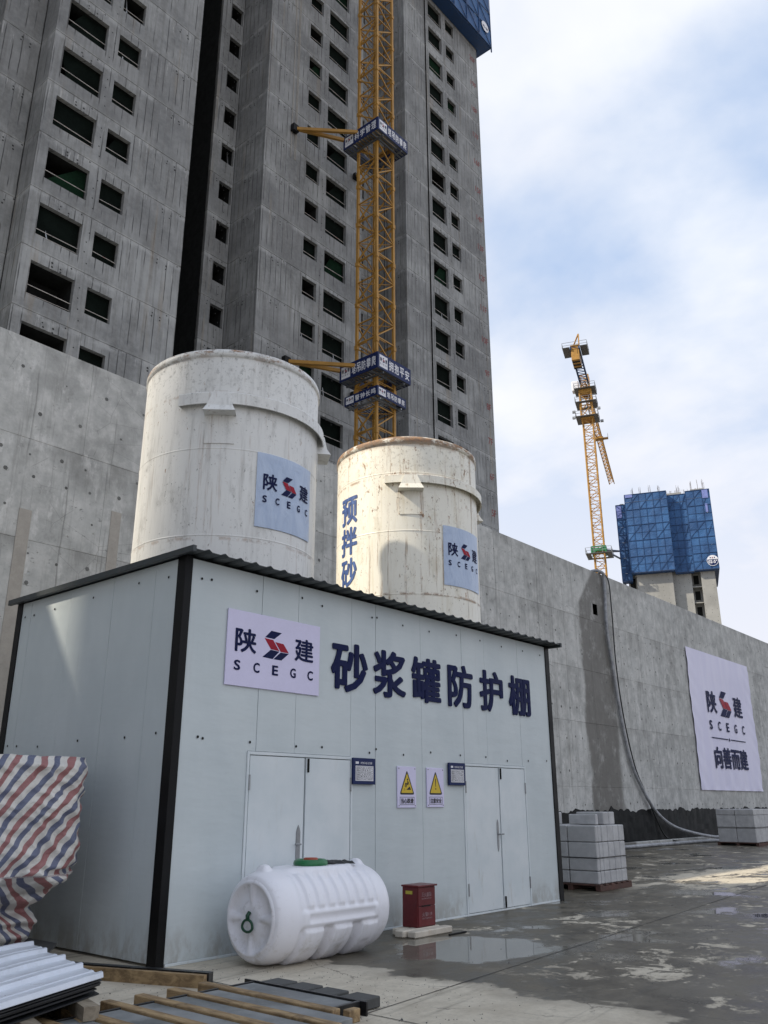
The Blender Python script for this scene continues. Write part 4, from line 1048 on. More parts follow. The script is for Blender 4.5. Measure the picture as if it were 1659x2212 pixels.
def tank(c, R, top, m_, label, b0, b1, br, zband, seams, poster, lift_r):
    t = thing('mortar_tank', label, 'tank', (c[0], c[1], 0), 'mortar tanks behind the shed roof')
    mb = MB(); prof = [(R, 1.6)]
    zs = sorted(seams); z = 1.6
    for s in zs: prof += [(R, s - .06), (R, s - .014), (R, s - .012), (R + .006, s - .004), (R + .006, s + .004), (R, s + .012), (R, s + .014), (R, s + .06)]
    prof += [(R, top - .2), (R, top - .135), (R, top - .13), (R + .022, top - .125), (R + .022, top - .05), (R + .012, top - .015), (R - .03, top), (R - .1, top + .01)]
    for i in range(1, 9): a = i / 8 * pi / 2; prof.append(((R - .1) * cos(a), top + .01 + .22 * sin(a)))
    mb.lathe(c, prof, 96); mb.build('tank_shell', m_, t, smooth=True)
    mb = MB(); mb.lathe(c, [(R - .02, 1.6), (.25, .75), (.25, .6)], 48); mb.build('tank_cone', m_, t, smooth=True)
    for a in (45, 135, 225, 315):
        mb = MB(); x, y = c[0] + (R - .16) * cos(radians(a)), c[1] + (R - .16) * sin(radians(a)); mb.cyl((x, y), .08, 0, 1.75, 12); mb.build('support_leg', m_, t)
    # stiffening band: channel section open below
    z0, z1 = zband; pr = [(R - .004, z1), (R + .09, z1 - .005), (R + .10, z1 - .02), (R + .10, z0), (R + .085, z0), (R + .085, z1 - .03), (R - .004, z1 - .03)]
    mb = MB(); mb.lathe(c, pr, 60, radians(b0), radians(b1))
    for ba in (b0, b1):
        q = [(c[0] + r * cos(radians(ba)), c[1] + r * sin(radians(ba)), zz) for r, zz in ((R, z0), (R + .10, z0), (R + .10, z1 - .01), (R, z1))]; mb.quad(*q)
    mb.build('stiffener_band', m_, t)
    for a in br:
        u = Vector((cos(radians(a)), sin(radians(a)), 0)); tg = Vector((-u.y, u.x, 0)); C0 = Vector((c[0], c[1], 0))
        def Q(r, s, zz): return C0 + u * r + tg * s + Vector((0, 0, zz))
        mb = MB(); zt, zb = z1 + .005, z0 - .15
        w0, w1 = .10, .215
        mb.mesh([Q(R + .112, -w0, zt), Q(R + .112, w0, zt), Q(R + .15, w1 - .03, zb + .10), Q(R + .15, -w1 + .03, zb + .10), Q(R + .205, w1 + .012, zb), Q(R + .205, -w1 - .012, zb),
                 Q(R - .03, -w0, zt), Q(R - .03, w0, zt), Q(R - .03, w1 - .03, zb + .10), Q(R - .03, -w1 + .03, zb + .10), Q(R - .03, w1 + .01, zb), Q(R - .03, -w1 - .01, zb)],
                [(0, 3, 2, 1), (3, 5, 4, 2), (0, 1, 7, 6), (0, 6, 9, 3), (1, 2, 8, 7), (3, 9, 11, 5), (2, 4, 10, 8), (4, 5, 11, 10)])
        mb.build('lifting_lug', m_, t, fixn=True)
        for (w_, h_, zb2, lf) in ((.50, .30, z0 - .26, .008), (.42, .52, z0 - .58, .014)):
            mb = MB(); k = 8; half = w_ / 2 / R
            for i in range(k):
                a0 = radians(a) - half + 2 * half * i / k; a1 = a0 + 2 * half / k
                A = lambda r, t_, zz: (c[0] + r * cos(t_), c[1] + r * sin(t_), zz)
                mb.quad(A(R + lf, a0, zb2), A(R + lf, a1, zb2), A(R + lf, a1, zb2 + h_), A(R + lf, a0, zb2 + h_))
                mb.quad(A(R, a0, zb2), A(R, a1, zb2), A(R + lf, a1, zb2), A(R + lf, a0, zb2))
                if i == 0: mb.quad(A(R, a0, zb2 + h_), A(R, a0, zb2), A(R + lf, a0, zb2), A(R + lf, a0, zb2 + h_))
                if i == k - 1: mb.quad(A(R, a1, zb2), A(R, a1, zb2 + h_), A(R + lf, a1, zb2 + h_), A(R + lf, a1, zb2))
            mb.build('backing_plate', m_, t)
    pa0, pa1, pz0, pz1 = poster
    mb = MB(); k, h = 40, 28; g = []
    for i in range(k + 1):
        for j in range(h + 1):
            aa = radians(pa0 + (pa1 - pa0) * i / k); zz = pz0 + (pz1 - pz0) * j / h
            rr = R + .012 + lift_r * (.5 + .5 * mnoise.noise(Vector((i * .22, j * .16, R * 7)))) * (1 if 0 < i < k and 0 < j < h else .3)
            g.append((c[0] + rr * cos(aa), c[1] + rr * sin(aa), zz))
    mb.mesh(g, [(i * (h + 1) + j, (i + 1) * (h + 1) + j, (i + 1) * (h + 1) + j + 1, i * (h + 1) + j + 1) for i in range(k) for j in range(h)])
    po = mb.build('poster', M_POSTER, t, smooth=True)
    wd = radians(pa1 - pa0) * R; ht = pz1 - pz0
    wrapped_logo(c, R, radians(pa0 + (pa1 - pa0) * .09), pz0 + ht * .33, wd * .82, ht * .42, .014 + lift_r, po)
    return t
T1, T2, RT = (7.81, 9.85), (12.14, 9.80), 1.35
tank(T1, RT, 7.86, M_TW, 'dirty grey white mortar tank, nearer left one, behind the shed corner', 199, 330, (224, 322), (6.93, 7.12), (6.28, 5.0), (247.5, 293, 5.17, 6.28), .010)
tk2 = tank(T2, RT, 7.90, M_TC, 'cream mortar tank with rust spots and blue painted characters on its left', 203, 345, (222, 332), (6.98, 7.14), (7.20, 4.96, 6.1), (247, 292, 5.15, 6.24), .004)
mb = MB()
for i, ch in enumerate('预拌砂浆'):
    for q, (p, fs) in enumerate(layers(ch, .03, .50, .53)): wrap(mb, T2, RT, radians(156), 1, p, fs, 6.38 - i * .585, .006 + q * .0004)
mb.build('painted_characters', M_BLUEPAINT, tk2)

# ---------------------------------------------------------------- shed
SX0, SX1, SY0, SY1, SH_ = 5.67, 13.78, 7.84, 11.72, 4.24
shed = thing('tank_shed', 'pale blue grey steel panel shed with black corner posts and two double doors', 'shed', (9.7, 9.9, 0))
seams = [5.67, 6.85, 7.47, 8.48, 8.98, 10.0, 11.05, 11.69, 12.71, 13.66]
door_x = ((6.76, 7.655, 8.48), (11.04, 11.96, 12.74)); DH = 2.08
def wall_panels(xs, P, doors, name):
    for a, b in zip(xs[:-1], xs[1:]):
        cuts = [(a, b, .03, SH_)]
        for d0, d1 in doors:
            new = []
            for (x0, x1, z0, z1) in cuts:
                if d1 <= x0 or d0 >= x1 or z0 >= DH + .05: new.append((x0, x1, z0, z1)); continue
                new.append((x0, x1, DH + .05, z1))
                if d0 - .04 > x0 + .03: new.append((x0, d0 - .04, z0, DH + .05))
                if d1 + .04 < x1 - .03: new.append((d1 + .04, x1, z0, DH + .05))
            cuts = new
        mb = MB(); d = random.uniform(0, .003)
        for (x0, x1, z0, z1) in cuts:
            q = [P(x0 + .003, d, z0), P(x1 - .003, d, z0), P(x1 - .003, d, z1), P(x0 + .003, d, z1)]
            r = [P(x0 + .003, .05, z0), P(x1 - .003, .05, z0), P(x1 - .003, .05, z1), P(x0 + .003, .05, z1)]
            mb.mesh(q + r, [(0, 1, 2, 3), (7, 6, 5, 4), (0, 4, 5, 1), (1, 5, 6, 2), (2, 6, 7, 3), (3, 7, 4, 0)])
        mb.build(name, M_PANEL, shed)
wall_panels([5.74] + seams[1:], FY(SY0), [(d[0], d[2]) for d in door_x], 'wall_panel')
wall_panels([-11.66, -11.35, -10.3, -9.3, -8.42, -7.98], FX(SX0), [], 'wall_panel')
wall_panels([5.74, 7.0, 8.0, 9, 10, 11, 12, 13, 13.7], (lambda u, d, z: (u, SY1 - d, z)), [], 'wall_panel')
wall_panels([7.95, 8.9, 9.9, 10.9, 11.6], (lambda u, d, z: (SX1 - d, u, z)), [], 'wall_panel')
for (x0, x1, y0, y1) in ((5.655, 5.76, 7.825, 7.98), (SX1 - .12, SX1 + .012, 7.825, 7.95), (5.655, 5.76, 11.60, 11.74), (SX1 - .1, SX1 + .012, 11.60, 11.74)):
    mb = MB(); mb.bbox(x0, x1, y0, y1, 0, SH_ + .02, .005); mb.build('corner_post', M_BLACK, shed)
mb = MB(); mb.bbox(5.66, SX1, SY0 + .06, SY0 + .12, SH_ - .06, SH_ + .03, .004); mb.bbox(5.73, 5.79, 7.98, 11.60, SH_ - .06, SH_ + .03, .004); mb.build('eaves_beam', M_BLACK, shed)
mb = MB(); mb.bbox(5.78, SX1 - .12, SY0 - .004, SY0 + .045, 0.0, .028, .004); mb.build('base_flashing', M_DOOR, shed)
# corrugated roof, open where the tanks stand
def corr(x0, x1, y0, y1, z0, pitch=.236, amp=.016, lift=0.0):
    mb = MB(); n = int((x1 - x0) / pitch * 10); A = []
    for i in range(n + 1):
        x = x0 + (x1 - x0) * i / n; ph = (x / pitch) % 1.0
        h = amp * (max(0, 1 - abs(ph - .5) / .22)) * 2.0
        A.append((x, h))
    vs = []
    for (x, h) in A:
        for (y, dz) in ((y0, 0), (y1, lift)):
            vs.append((x, y, z0 + h + dz)); vs.append((x, y, z0 + h + dz - .006))
    fs = []
    for i in range(n):
        a = i * 4; b = a + 4
        fs += [(a, b, b + 2, a + 2), (a + 1, a + 3, b + 3, b + 1), (a, a + 1, b + 1, b), (a + 2, b + 2, b + 3, a + 3)]
    fs += [(0, 2, 3, 1), (n * 4, n * 4 + 1, n * 4 + 3, n * 4 + 2)]
    return mb.mesh(vs, fs)
for (x0, x1, y0, y1) in ((5.60, 13.80, 7.58, 8.42), (5.60, 6.40, 8.42, 11.30), (9.25, 10.72, 8.42, 11.30), (13.55, 13.80, 8.42, 11.30), (5.60, 13.80, 11.30, 11.82)):
    corr(x0, x1, y0, y1, SH_ + .035).build('roof_sheet', M_ROOF, shed)
for q in (5.555, 13.795):
    mb = MB(); mb.bbox(q, q + .05, 7.57, 11.84, SH_ - .005, SH_ + .07, .004); mb.build('verge_trim', M_ROOF, shed)
mb = MB(); rr = random.Random(2)
for x in [5.95, 6.03, 6.74, 7.5, 7.9, 8.9, 9.0, 9.6, 10.2, 10.9, 11.6, 12.2, 12.9, 13.5]:
    for z in (2.22, 4.05): mb.cyl((0, 0), .001, 0, 0, 3) if False else mb.disc((x + rr.uniform(-.05, .05), SY0 - .006, z + rr.uniform(-.03, .03)), (0, -1, 0), .017, 6)
for y in (8.15, 8.75, 9.75, 10.7, 11.25, 11.5):
    for z in (2.26, 4.05): mb.disc((SX0 - .006, y, z + rr.uniform(-.03, .03)), (-1, 0, 0), .017, 6)
mb.build('screw_heads', M_BLACK, shed, kind='stuff')
# doors
for k, (d0, dm, d1) in enumerate(door_x):
    mb = MB(); t = .035
    mb.bbox(d0 - .04, d0 - .004, SY0 - .012, SY0 + .05, .0, DH + .045, .004); mb.bbox(d1 + .004, d1 + .04, SY0 - .012, SY0 + .05, 0, DH + .045, .004); mb.bbox(d0 - .004, d1 + .004, SY0 - .012, SY0 + .05, DH + .008, DH + .045, .004)
    mb.build('door_frame', M_DOOR, shed)
    mb = MB(); mb.box(d0 - .02, d1 + .02, SY0 + .055, SY0 + .07, 0, DH + .03); mb.build('door_backing', M_BLACK, shed)
    for a, b, hand in ((d0, dm, 0), (dm + .012, d1, 1)):
        mb = MB(); mb.bbox(a + .007, b - .007, SY0 - .006 - .003 * hand, SY0 + .04, .035, DH, .004); dl = mb.build('door_leaf', M_DOOR, shed)
        hx = a + .002 if hand == 0 else b - .002
        for z in (.35, 1.78):
            mb = MB(); mb.cyl((hx, SY0 - .014), .013, z - .085, z + .085, 10); mb.build('hinge', M_STEEL, dl)
        if hand == 0:
            hx = b - .09
            mb = MB(); z = 1.06; pts = [(-.032, -.20), (.032, -.20), (.032, .16), (.022, .20), (0, .245), (-.022, .20), (-.032, .16)] if k == 0 else [(-.018, -.17), (0, -.22), (.018, -.17), (.026, .1), (.018, .2), (0, .245), (-.018, .2), (-.026, .1)]
            pf = list(range(len(pts))); put_flat(mb, pts, [tuple(pf)], (hx, SY0 - .0065, z), (1, 0, 0), (0, 0, 1), .009)
            mb.tube([(hx, SY0 - .012, z + .03), (hx, SY0 - .06, z + .03), (hx - (.09 if k == 0 else -.09), SY0 - .062, z + .034)], .011, 8)
            mb.cyl((0, 0), .0, 0, 0, 3) if False else mb.disc((hx, SY0 - .0168, z - .07), (0, -1, 0), .014, 8)
            mb.build('door_handle', M_STEEL, dl)
        else:
            for z0, z1 in ((DH - .17, DH - .005),) + (((.04, .2),) if k == 1 else ()):
                mb = MB(); mb.bbox(a + .02, a + .045, SY0 - .03, SY0 - .0095, z0, z1, .004); mb.build('door_bolt', M_BLACK, dl)

# ---------------------------------------------------------------- things on the shed front
U, V = Vector((1, 0, 0)), Vector((0, 0, 1))
sg = thing('company_sign', 'white sign board with red and navy arrow logo high on shed front', 'sign', (6.31, SY0, 2.86))
mb = MB(); mb.bbox(6.31, 7.85, SY0 - .022, SY0 - .004, 2.85, 3.745, .003); mb.build('sign_board', M_SIGN, sg)
a, b = logo_block((6.43, SY0 - .0235, 3.03), U, V, 1.30, .54); a.build('sign_logo', M_NAVY, sg); b.build('sign_logo_accent', M_RED, sg)
lt = thing('raised_lettering', 'six large navy raised characters across the upper shed front', 'lettering', (8.08, SY0, 3.0))
for ch, x0, x1 in zip('砂浆罐防护棚', (8.08, 8.92, 9.77, 10.66, 11.52, 12.38), (8.80, 9.63, 10.47, 11.32, 12.19, 13.05)):
    mb = MB(); put_text(mb, ch, (x0, SY0 - .002, 2.95), U, V, x1 - x0, .66, .025, .014); mb.build('raised_character', M_NAVY, lt)
def warn(x0, x1, z0, z1, txt, pic, label):
    t = thing('warning_sign', label, 'sign', (x0, SY0, z0), 'yellow triangle warning signs on the shed')
    mb = MB(); mb.bbox(x0, x1, SY0 - .02, SY0 - .003, z0, z1, .003); mb.build('sign_plate', M_SIGN, t)
    w_, h_ = x1 - x0, z1 - z0; O = Vector((x0, SY0 - .0215, z0)); cx = w_ / 2
    def tri(r0, zc): return [(cx - w_ * .40 * r0, zc - .155 * r0), (cx + w_ * .40 * r0, zc - .155 * r0), (cx, zc + .175 * r0)]
    zc = h_ * .60
    def rnd3(P, r):
        out = []
        for i in range(3):
            p0, p1, p2 = Vector(P[i - 1]), Vector(P[i]), Vector(P[(i + 1) % 3])
            a_ = p1 + (p0 - p1).normalized() * r; b_ = p1 + (p2 - p1).normalized() * r
            for q in range(5): s_ = q / 4; out.append(tuple(a_ * (1 - s_) ** 2 + p1 * 2 * s_ * (1 - s_) + b_ * s_ ** 2))
        return out
    mb = MB(); P = rnd3(tri(1.0, zc), .04); put_flat(mb, P, [tuple(range(len(P)))], O, U, V); mb.build('sign_triangle', M_INK, t)
    mb = MB(); P = rnd3(tri(.80, zc - .008), .02); put_flat(mb, P, [tuple(range(len(P)))], O + Vector((0, -.001, 0)), U, V); mb.build('sign_field', M_WARN, t)
    mb = MB(); O2 = O + Vector((0, -.002, 0))
    def poly(p): put_flat(mb, p, [tuple(range(len(p)))], O2, U, V)
    def circ(x, z, r, n=12): poly([(x + r * cos(2 * pi * i / n), z + r * sin(2 * pi * i / n)) for i in range(n)])
    def stroke(p, q, wd):
        p, q = Vector(p), Vector(q); d = (q - p).normalized(); nn_ = Vector((-d.y, d.x)) * wd / 2
        poly([tuple(p - nn_), tuple(q - nn_), tuple(q + nn_), tuple(p + nn_)])
    if pic == '!':
        poly([(cx - .010, zc + .065), (cx - .006, zc - .045), (cx + .006, zc - .045), (cx + .010, zc + .065)]); circ(cx, zc - .075, .012)
    else:
        circ(cx + .012, zc + .045, .0135)
        poly([(cx - .004, zc - .028), (cx + .022, zc - .022), (cx + .030, zc + .018), (cx + .010, zc + .03)])
        stroke((cx + .005, zc - .02), (cx - .035, zc - .005), .018); stroke((cx - .035, zc - .004), (cx - .045, zc - .05), .015); stroke((cx - .005, zc - .02), (cx - .03, zc - .06), .014)
        stroke((cx + .025, zc + .015), (cx + .045, zc - .03), .010)
        poly([(cx - .02, zc - .092), (cx + .085, zc - .092), (cx + .06, zc - .045)]); stroke((cx - .075, zc - .085), (cx - .05, zc - .075), .005); stroke((cx - .07, zc - .098), (cx - .04, zc - .09), .005)
    # caption box
    bx0, bx1, bz0, bz1 = w_ * .12, w_ * .88, h_ * .075, h_ * .255
    for p, q in (((bx0, bz0), (bx1, bz0)), ((bx1, bz0), (bx1, bz1)), ((bx1, bz1), (bx0, bz1)), ((bx0, bz1), (bx0, bz0))): stroke(p, q, .005)
    put_text(mb, txt, O2 + U * (bx0 + .02) + V * (bz0 + .015), U, V, bx1 - bx0 - .04, bz1 - bz0 - .03, .02)
    for px in (.07, .93):
        for pz in (.05, .95): circ(px * w_, pz * h_, .008, 8)
    mb.build('sign_print', M_INK, t)
warn(9.42, 9.83, 1.49, 2.035, '当心跌滑', 's', 'yellow warning triangle of a slipping figure over a ramp, left of the pair')
warn(10.08, 10.48, 1.495, 2.035, '注意安全', '!', 'yellow warning triangle with exclamation mark, right of the pair')
def board(x0, x1, z0, z1, label, seed):
    t = thing('info_board', label, 'notice board', (x0, SY0, z0), 'navy material notice boards beside the doors')
    mb = MB(); mb.bbox(x0, x1, SY0 - .045, SY0 - .015, z0, z1, .003); mb.build('board_panel', M_NAVYP, t)
    w_, h_ = x1 - x0, z1 - z0; O = Vector((x0, SY0 - .0465, z0))
    mb = MB(); put_flat(mb, [(.1 * w_, .13 * h_), (.9 * w_, .13 * h_), (.9 * w_, .70 * h_), (.1 * w_, .70 * h_)], [(0, 1, 2, 3)], O, U, V)
    put_flat(mb, [(.1 * w_, .77 * h_), (.24 * w_, .77 * h_), (.24 * w_, .86 * h_), (.1 * w_, .86 * h_)], [(0, 1, 2, 3)], O, U, V)
    put_text(mb, '材料标识牌', O + U * (.32 * w_) + V * (.76 * h_), U, V, .52 * w_, .10 * h_, .0)
    mb.build('board_paper', M_WHITE, t)
    mb = MB(); r = random.Random(seed); O2 = O + Vector((0, -.0012, 0))
    for i in range(7):
        z = (.165 + i * .083) * h_; put_flat(mb, [(.13 * w_, z), (.87 * w_, z), (.87 * w_, z + .003), (.13 * w_, z + .003)], [(0, 1, 2, 3)], O2, U, V)
    for x in (.13, .30, .865): put_flat(mb, [(x * w_, .165 * h_), (x * w_ + .003, .165 * h_), (x * w_ + .003, .66 * h_), (x * w_, .66 * h_)], [(0, 1, 2, 3)], O2, U, V)
    for i in range(6):
        put_text(mb, ['备注', '状态', '日期', '产地', '规格', '名称'][i], O2 + U * (.145 * w_) + V * ((.178 + i * .083) * h_), U, V, .13 * w_, .05 * h_, .01)
        x = .33
        while x < .82:
            l = r.uniform(.02, .05); zz = (.18 + i * .083 + r.uniform(0, .015)) * h_
            put_flat(mb, [(x * w_, zz), ((x + l) * w_, zz + r.uniform(0, .01)), ((x + l * .8) * w_, zz + .042 * h_), ((x + .1 * l) * w_, zz + .035 * h_)], [(0, 1, 2, 3)], O2, U, V); x += l + r.uniform(.01, .05)
    mb.build('board_print', M_INK, t)
board(8.49, 8.93, 1.785, 2.115, 'navy notice board with filled form beside the left double door', 1)
board(10.59, 11.0, 1.80, 2.12, 'navy notice board with filled form beside the right double door', 2)

# ---------------------------------------------------------------- banner on the wall
bn = thing('wall_banner', 'large lilac white cloth banner with logo hanging on the retaining wall', 'banner', (44, WY, 5))
bx0, bx1, bz0, bz1 = 40.3, 48.9, 2.1, 8.67
mb = MB(); k, h = 60, 50; g = []
for i in range(k + 1):
    for j in range(h + 1):
        u, v = i / k, j / h; x = bx0 + (bx1 - bx0) * u; z = bz0 + (bz1 - bz0) * v
        e = min(u, 1 - u) * 6; f_ = min(1, e)
        wr = .030 * sin(x * 5 + 1.5 * mnoise.noise(Vector((x * .4, z * .3, 2)))) * max(0, 1 - v * 6.6) + .02 * mnoise.noise(Vector((x * .5, z * .7, 1))) * min(1, abs(v - .5) * 3) + .012 * (1 - f_) * sin((z + x * .7) * 7)
        g.append((x + .03 * sin(z * 1.7) * (1 - f_), WY - .06 - (wr if 0 < j < h else wr * .3), z))
mb.mesh(g, [(i * (h + 1) + j, (i + 1) * (h + 1) + j, (i + 1) * (h + 1) + j + 1, i * (h + 1) + j + 1) for i in range(k) for j in range(h)])
mb.build('banner_cloth', M_BANNER, bn, smooth=True)
BY = WY - .092
a, b = logo_block((42.2, BY, 4.9), U, V, 4.9, 2.0); a.build('banner_logo', M_NAVY, bn); b.build('banner_logo_accent', M_RED, bn)
mb = MB()
put_text(mb, '向善而建', (42.35, BY, 3.1), U, V, 4.6, 1.02, .03)
put_flat(mb, [(0, 0), (2.15, 0), (2.15, .05), (0, .05)], [(0, 1, 2, 3)], (42.3, BY, 4.5), U, V); put_flat(mb, [(0, 0), (2.15, 0), (2.15, .05), (0, .05)], [(0, 1, 2, 3)], (44.85, BY, 4.5), U, V); put_flat(mb, [(0, .1), (.1, 0), (.2, .1), (.1, .2)], [(0, 1, 2, 3)], (44.55, BY, 4.42), U, V)
mb.build('banner_lettering', M_NAVY, bn)

# ---------------------------------------------------------------- hoses over the wall
def smooth_path(P, n=8):
    P = [Vector(p) for p in P]; out = []
    for i in range(len(P) - 1):
        p0, p1, p2, p3 = P[max(i - 1, 0)], P[i], P[i + 1], P[min(i + 2, len(P) - 1)]
        for k in range(n):
            t = k / n; out.append(.5 * ((2 * p1) + (p2 - p0) * t + (2 * p0 - 5 * p1 + 4 * p2 - p3) * t * t + (3 * p1 - p0 - 3 * p2 + p3) * t ** 3))
    out.append(P[-1]); return out
hy = WY - .10
mb = MB(); mb.tube(smooth_path([(31.2, 16.6, 9.8), (31.75, 15.9, 10.66), (32.0, 15.42, 10.66), (32.15, hy, 10.2), (32.0, hy, 8.4), (32.25, hy, 6.6), (32.6, hy, 4.7), (33.1, hy, 3.1), (33.9, hy - .05, 2.0), (34.9, hy - .1, 1.15), (36.2, 15.2, .62), (38.0, 15.0, .30), (39.6, 14.7, .12), (40.6, 14.3, .07), (40.9, 13.9, .07), (40.3, 13.65, .07), (38.8, 13.85, .07), (36.5, 14.1, .07), (33.5, 14.3, .07), (30.5, 14.4, .07), (27, 14.6, .07)]), .065, 8)
tag(mb.build('water_hose', M_HOSE, smooth=True), 'thick pale grey hose hanging over the wall and curling on the ground', 'hose')
mb = MB(); mb.tube(smooth_path([(31.6, 16.5, 9.9), (32.1, 15.8, 10.64), (32.45, 15.4, 10.5), (32.6, hy, 9.2), (32.55, hy, 7), (32.8, hy, 4.9), (33.4, hy, 3.0), (34.2, hy, 1.9), (35.0, hy, .9), (35.6, hy - .1, .2), (36.3, 14.9, .03)]), .028, 6)
tag(mb.build('thin_hose', M_CABLE, smooth=True), 'thin black hose running down the wall beside the thick hose', 'hose')

# ---------------------------------------------------------------- aerated block stacks
def block_mesh(dx, dy, dz):
    mb = MB(); g = .008; mb.bbox(g, dx - g, g, dy - g, .002, dz - .007, .014); return mb
def pallet(x0, x1, y0, y1, label, ax='y'):
    t = thing('timber_pallet', label, 'pallet', (x0, y0, 0))
    n = 6
    for i in range(n):
        xx = x0 + (x1 - x0 - .13) * i / (n - 1); mb = MB(); mb.bbox(xx, xx + .13, y0, y1, .09, .115, .004); mb.build('deck_board', M_PALLET, t)
    for yy in (y0, (y0 + y1) / 2 - .05, y1 - .1):
        mb = MB(); mb.bbox(x0, x1, yy, yy + .1, 0, .088, .004); mb.build('bearer', M_PALLET, t)
def stack(x0, y0, xs, ys, zs, label, extra=(), strap=None, zbase=.117, missing=()):
    t = thing('block_stack', label, 'block stack', (x0, y0, 0))
    cache = {}
    def blk(x, y, z, dx, dy, dz):
        k = (round(dx, 3), round(dy, 3), round(dz, 3))
        if k not in cache:
            o = block_mesh(dx, dy, dz).build('block', M_AAC, None); cache[k] = o
        else: o = cache[k].copy(); COL.objects.link(o)
        o.parent = t; o.location = (x - x0, y - y0, z)
    z = zbase
    for zi, dz in enumerate(zs):
        x = x0
        for xi, dx in enumerate(xs):
            y = y0
            for yi, dy in enumerate(ys):
                if (xi, yi, zi) not in missing: blk(x + random.uniform(0, .005), y + random.uniform(0, .005), z, dx, dy, dz)
                y += dy
            x += dx
        z += dz
    for e in extra: blk(*e)
    if strap:
        X1, Y1_ = x0 + sum(xs), y0 + sum(ys); s = .006
        mb = MB()
        for (a, b, c, d) in ((x0 - s, X1 + s, y0 - s, y0 - .001), (x0 - s, X1 + s, Y1_ + .006, Y1_ + .009), (x0 - s, x0 - .001, y0, Y1_ + .006), (X1 + .006, X1 + .009, y0, Y1_ + .006)): mb.box(a, b, c, d, strap, strap + .016)
        mb.build('strap', M_CABLE, t)
pallet(15.53, 16.85, 8.05, 9.30, 'red brown timber pallet under the blocks at the shed corner')
stack(15.56, 8.08, (.12, .14, .24, .24, .24, .24), (.61, .61), (.225, .225, .28, .30), 'strapped stack of grey aerated blocks on pallet beside the shed corner',
      extra=[(15.85, 8.20, 1.149, .12, .60, .20), (16.05, 8.14, 1.149, .24, .60, .24), (16.30, 8.14, 1.149, .24, .60, .24), (15.58, 8.9, 1.149, .24, .38, .24)], strap=.56)
pallet(16.0, 17.25, 9.75, 11.0, 'timber pallet under the rear block stack behind the shed')
stack(16.02, 9.78, (.24,) * 5, (.6, .6), (.25,) * 6, 'rear stack of grey blocks half hidden behind the shed corner stack')
pallet(35.0, 37.4, 11.5, 13.05, 'timber pallet under the block stack below the banner')
stack(35.02, 11.55, (.6, .6, .6, .5), (.72, .72), (.5, .48, .22), 'wide stack of grey blocks below the white wall banner', strap=.65)

# ---------------------------------------------------------------- horizontal water tank
wt = thing('water_tank', 'white ribbed plastic water tank lying in front of the left doors', 'water tank', (7.12, 7.16, 0))
TL, TR_, TCZ, TX0, TCY = 1.72, .445, .452, 6.29, 7.16
def tank_r(x):
    e = .22
    if x < e: return .36 + (TR_ - .36) * sqrt(max(0, 1 - ((e - x) / e) ** 2))
    if x > TL - e: return .36 + (TR_ - .36) * sqrt(max(0, 1 - ((x - TL + e) / e) ** 2))
    return TR_
def sm(a, b, x): t = max(0, min(1, (x - a) / (b - a))); return t * t * (3 - 2 * t)
def surf(x, ph):
    r = tank_r(x); A = abs(math.degrees(ph))
    inx = sm(.26, .34, x) * (1 - sm(TL - .30, TL - .24, x))
    up = sm(26, 32, A) * (1 - sm(76, 82, A)) * inx
    q = ((x - .34) / .152) % 1.0
    r += .027 * up * sm(.12, .3, q) * (1 - sm(.7, .88, q))
    rail = sm(80, 83, A) * (1 - sm(99, 102, A)) * inx
    groove = sm(85, 88, A) * (1 - sm(94, 97, A)) * sm(.36, .40, x) * (1 - sm(TL - .36, TL - .32, x))
    r += .026 * rail - .017 * groove
    lo = sm(102, 106, A) * inx
    q = ((x - .30) / .43) % 1.0; foot = sm(.0, .12, q) * (1 - sm(.68, .82, q))
    r += lo * (.030 * foot - .045 * (1 - foot))
    gsp = sm(.2, .23, q) * (1 - sm(.45, .48, q)); r += .010 * gsp * lo * (1 - sm(125, 130, A))
    r += .055 * math.exp(-((x - .15) / .055) ** 4) * math.exp(-(A / 9) ** 4) + .055 * math.exp(-((x - TL + .15) / .055) ** 4) * math.exp(-(A / 9) ** 4)
    y = r * sin(ph); z = r * cos(ph)
    plat = sm(.30, .42, x) * (1 - sm(TL - .42, TL - .30, x))
    if A < 45 and plat > 0:
        zt = .445 - .0 + .012; hw = .27 * sqrt(max(0, 1 - ((x - TL / 2) / (TL / 2 - .28)) ** 2)) if abs(x - TL / 2) < TL / 2 - .28 else 0
        k = (1 - sm(hw - .03, hw + .02, abs(y))) * plat; z = z * (1 - k) + zt * k
    z = max(z, -TCZ + .002)
    return y, z
mb = MB(); NXX, NP = 150, 150; vs = []
for i in range(NXX + 1):
    x = TL * i / NXX
    for j in range(NP):
        ph = -pi + 2 * pi * j / NP; y, z = surf(x, ph); vs.append((TX0 + x, TCY - y, TCZ + z))
fs = [(i * NP + j, i * NP + (j + 1) % NP, (i + 1) * NP + (j + 1) % NP, (i + 1) * NP + j) for i in range(NXX) for j in range(NP)]
mb.mesh(vs, fs)
for sgn, x0 in ((-1, TX0), (1, TX0 + TL)):
    R5 = [.36, .345, .325, .31, .17, .15, .10, .0]; NS = 72; base = []
    for k, r in enumerate(R5):
        for j in range(NS):
            a = 2 * pi * j / NS; dx = [0, -.018, -.018, .012, .012, -.005, -.005, -.005][k]
            if 3 <= k <= 4 and min(abs((a - q + pi) % (2 * pi) - pi) for q in (0, pi / 2, pi, 1.5 * pi)) < .16: dx = -.014
            base.append((x0 - sgn * dx * -1 if False else x0 + sgn * (-dx), TCY + r * cos(a), TCZ + r * sin(a)))
    f2 = []
    for k in range(len(R5) - 1):
        for j in range(NS): f2.append((k * NS + j, k * NS + (j + 1) % NS, (k + 1) * NS + (j + 1) % NS, (k + 1) * NS + j))
    mb.mesh(base, f2)
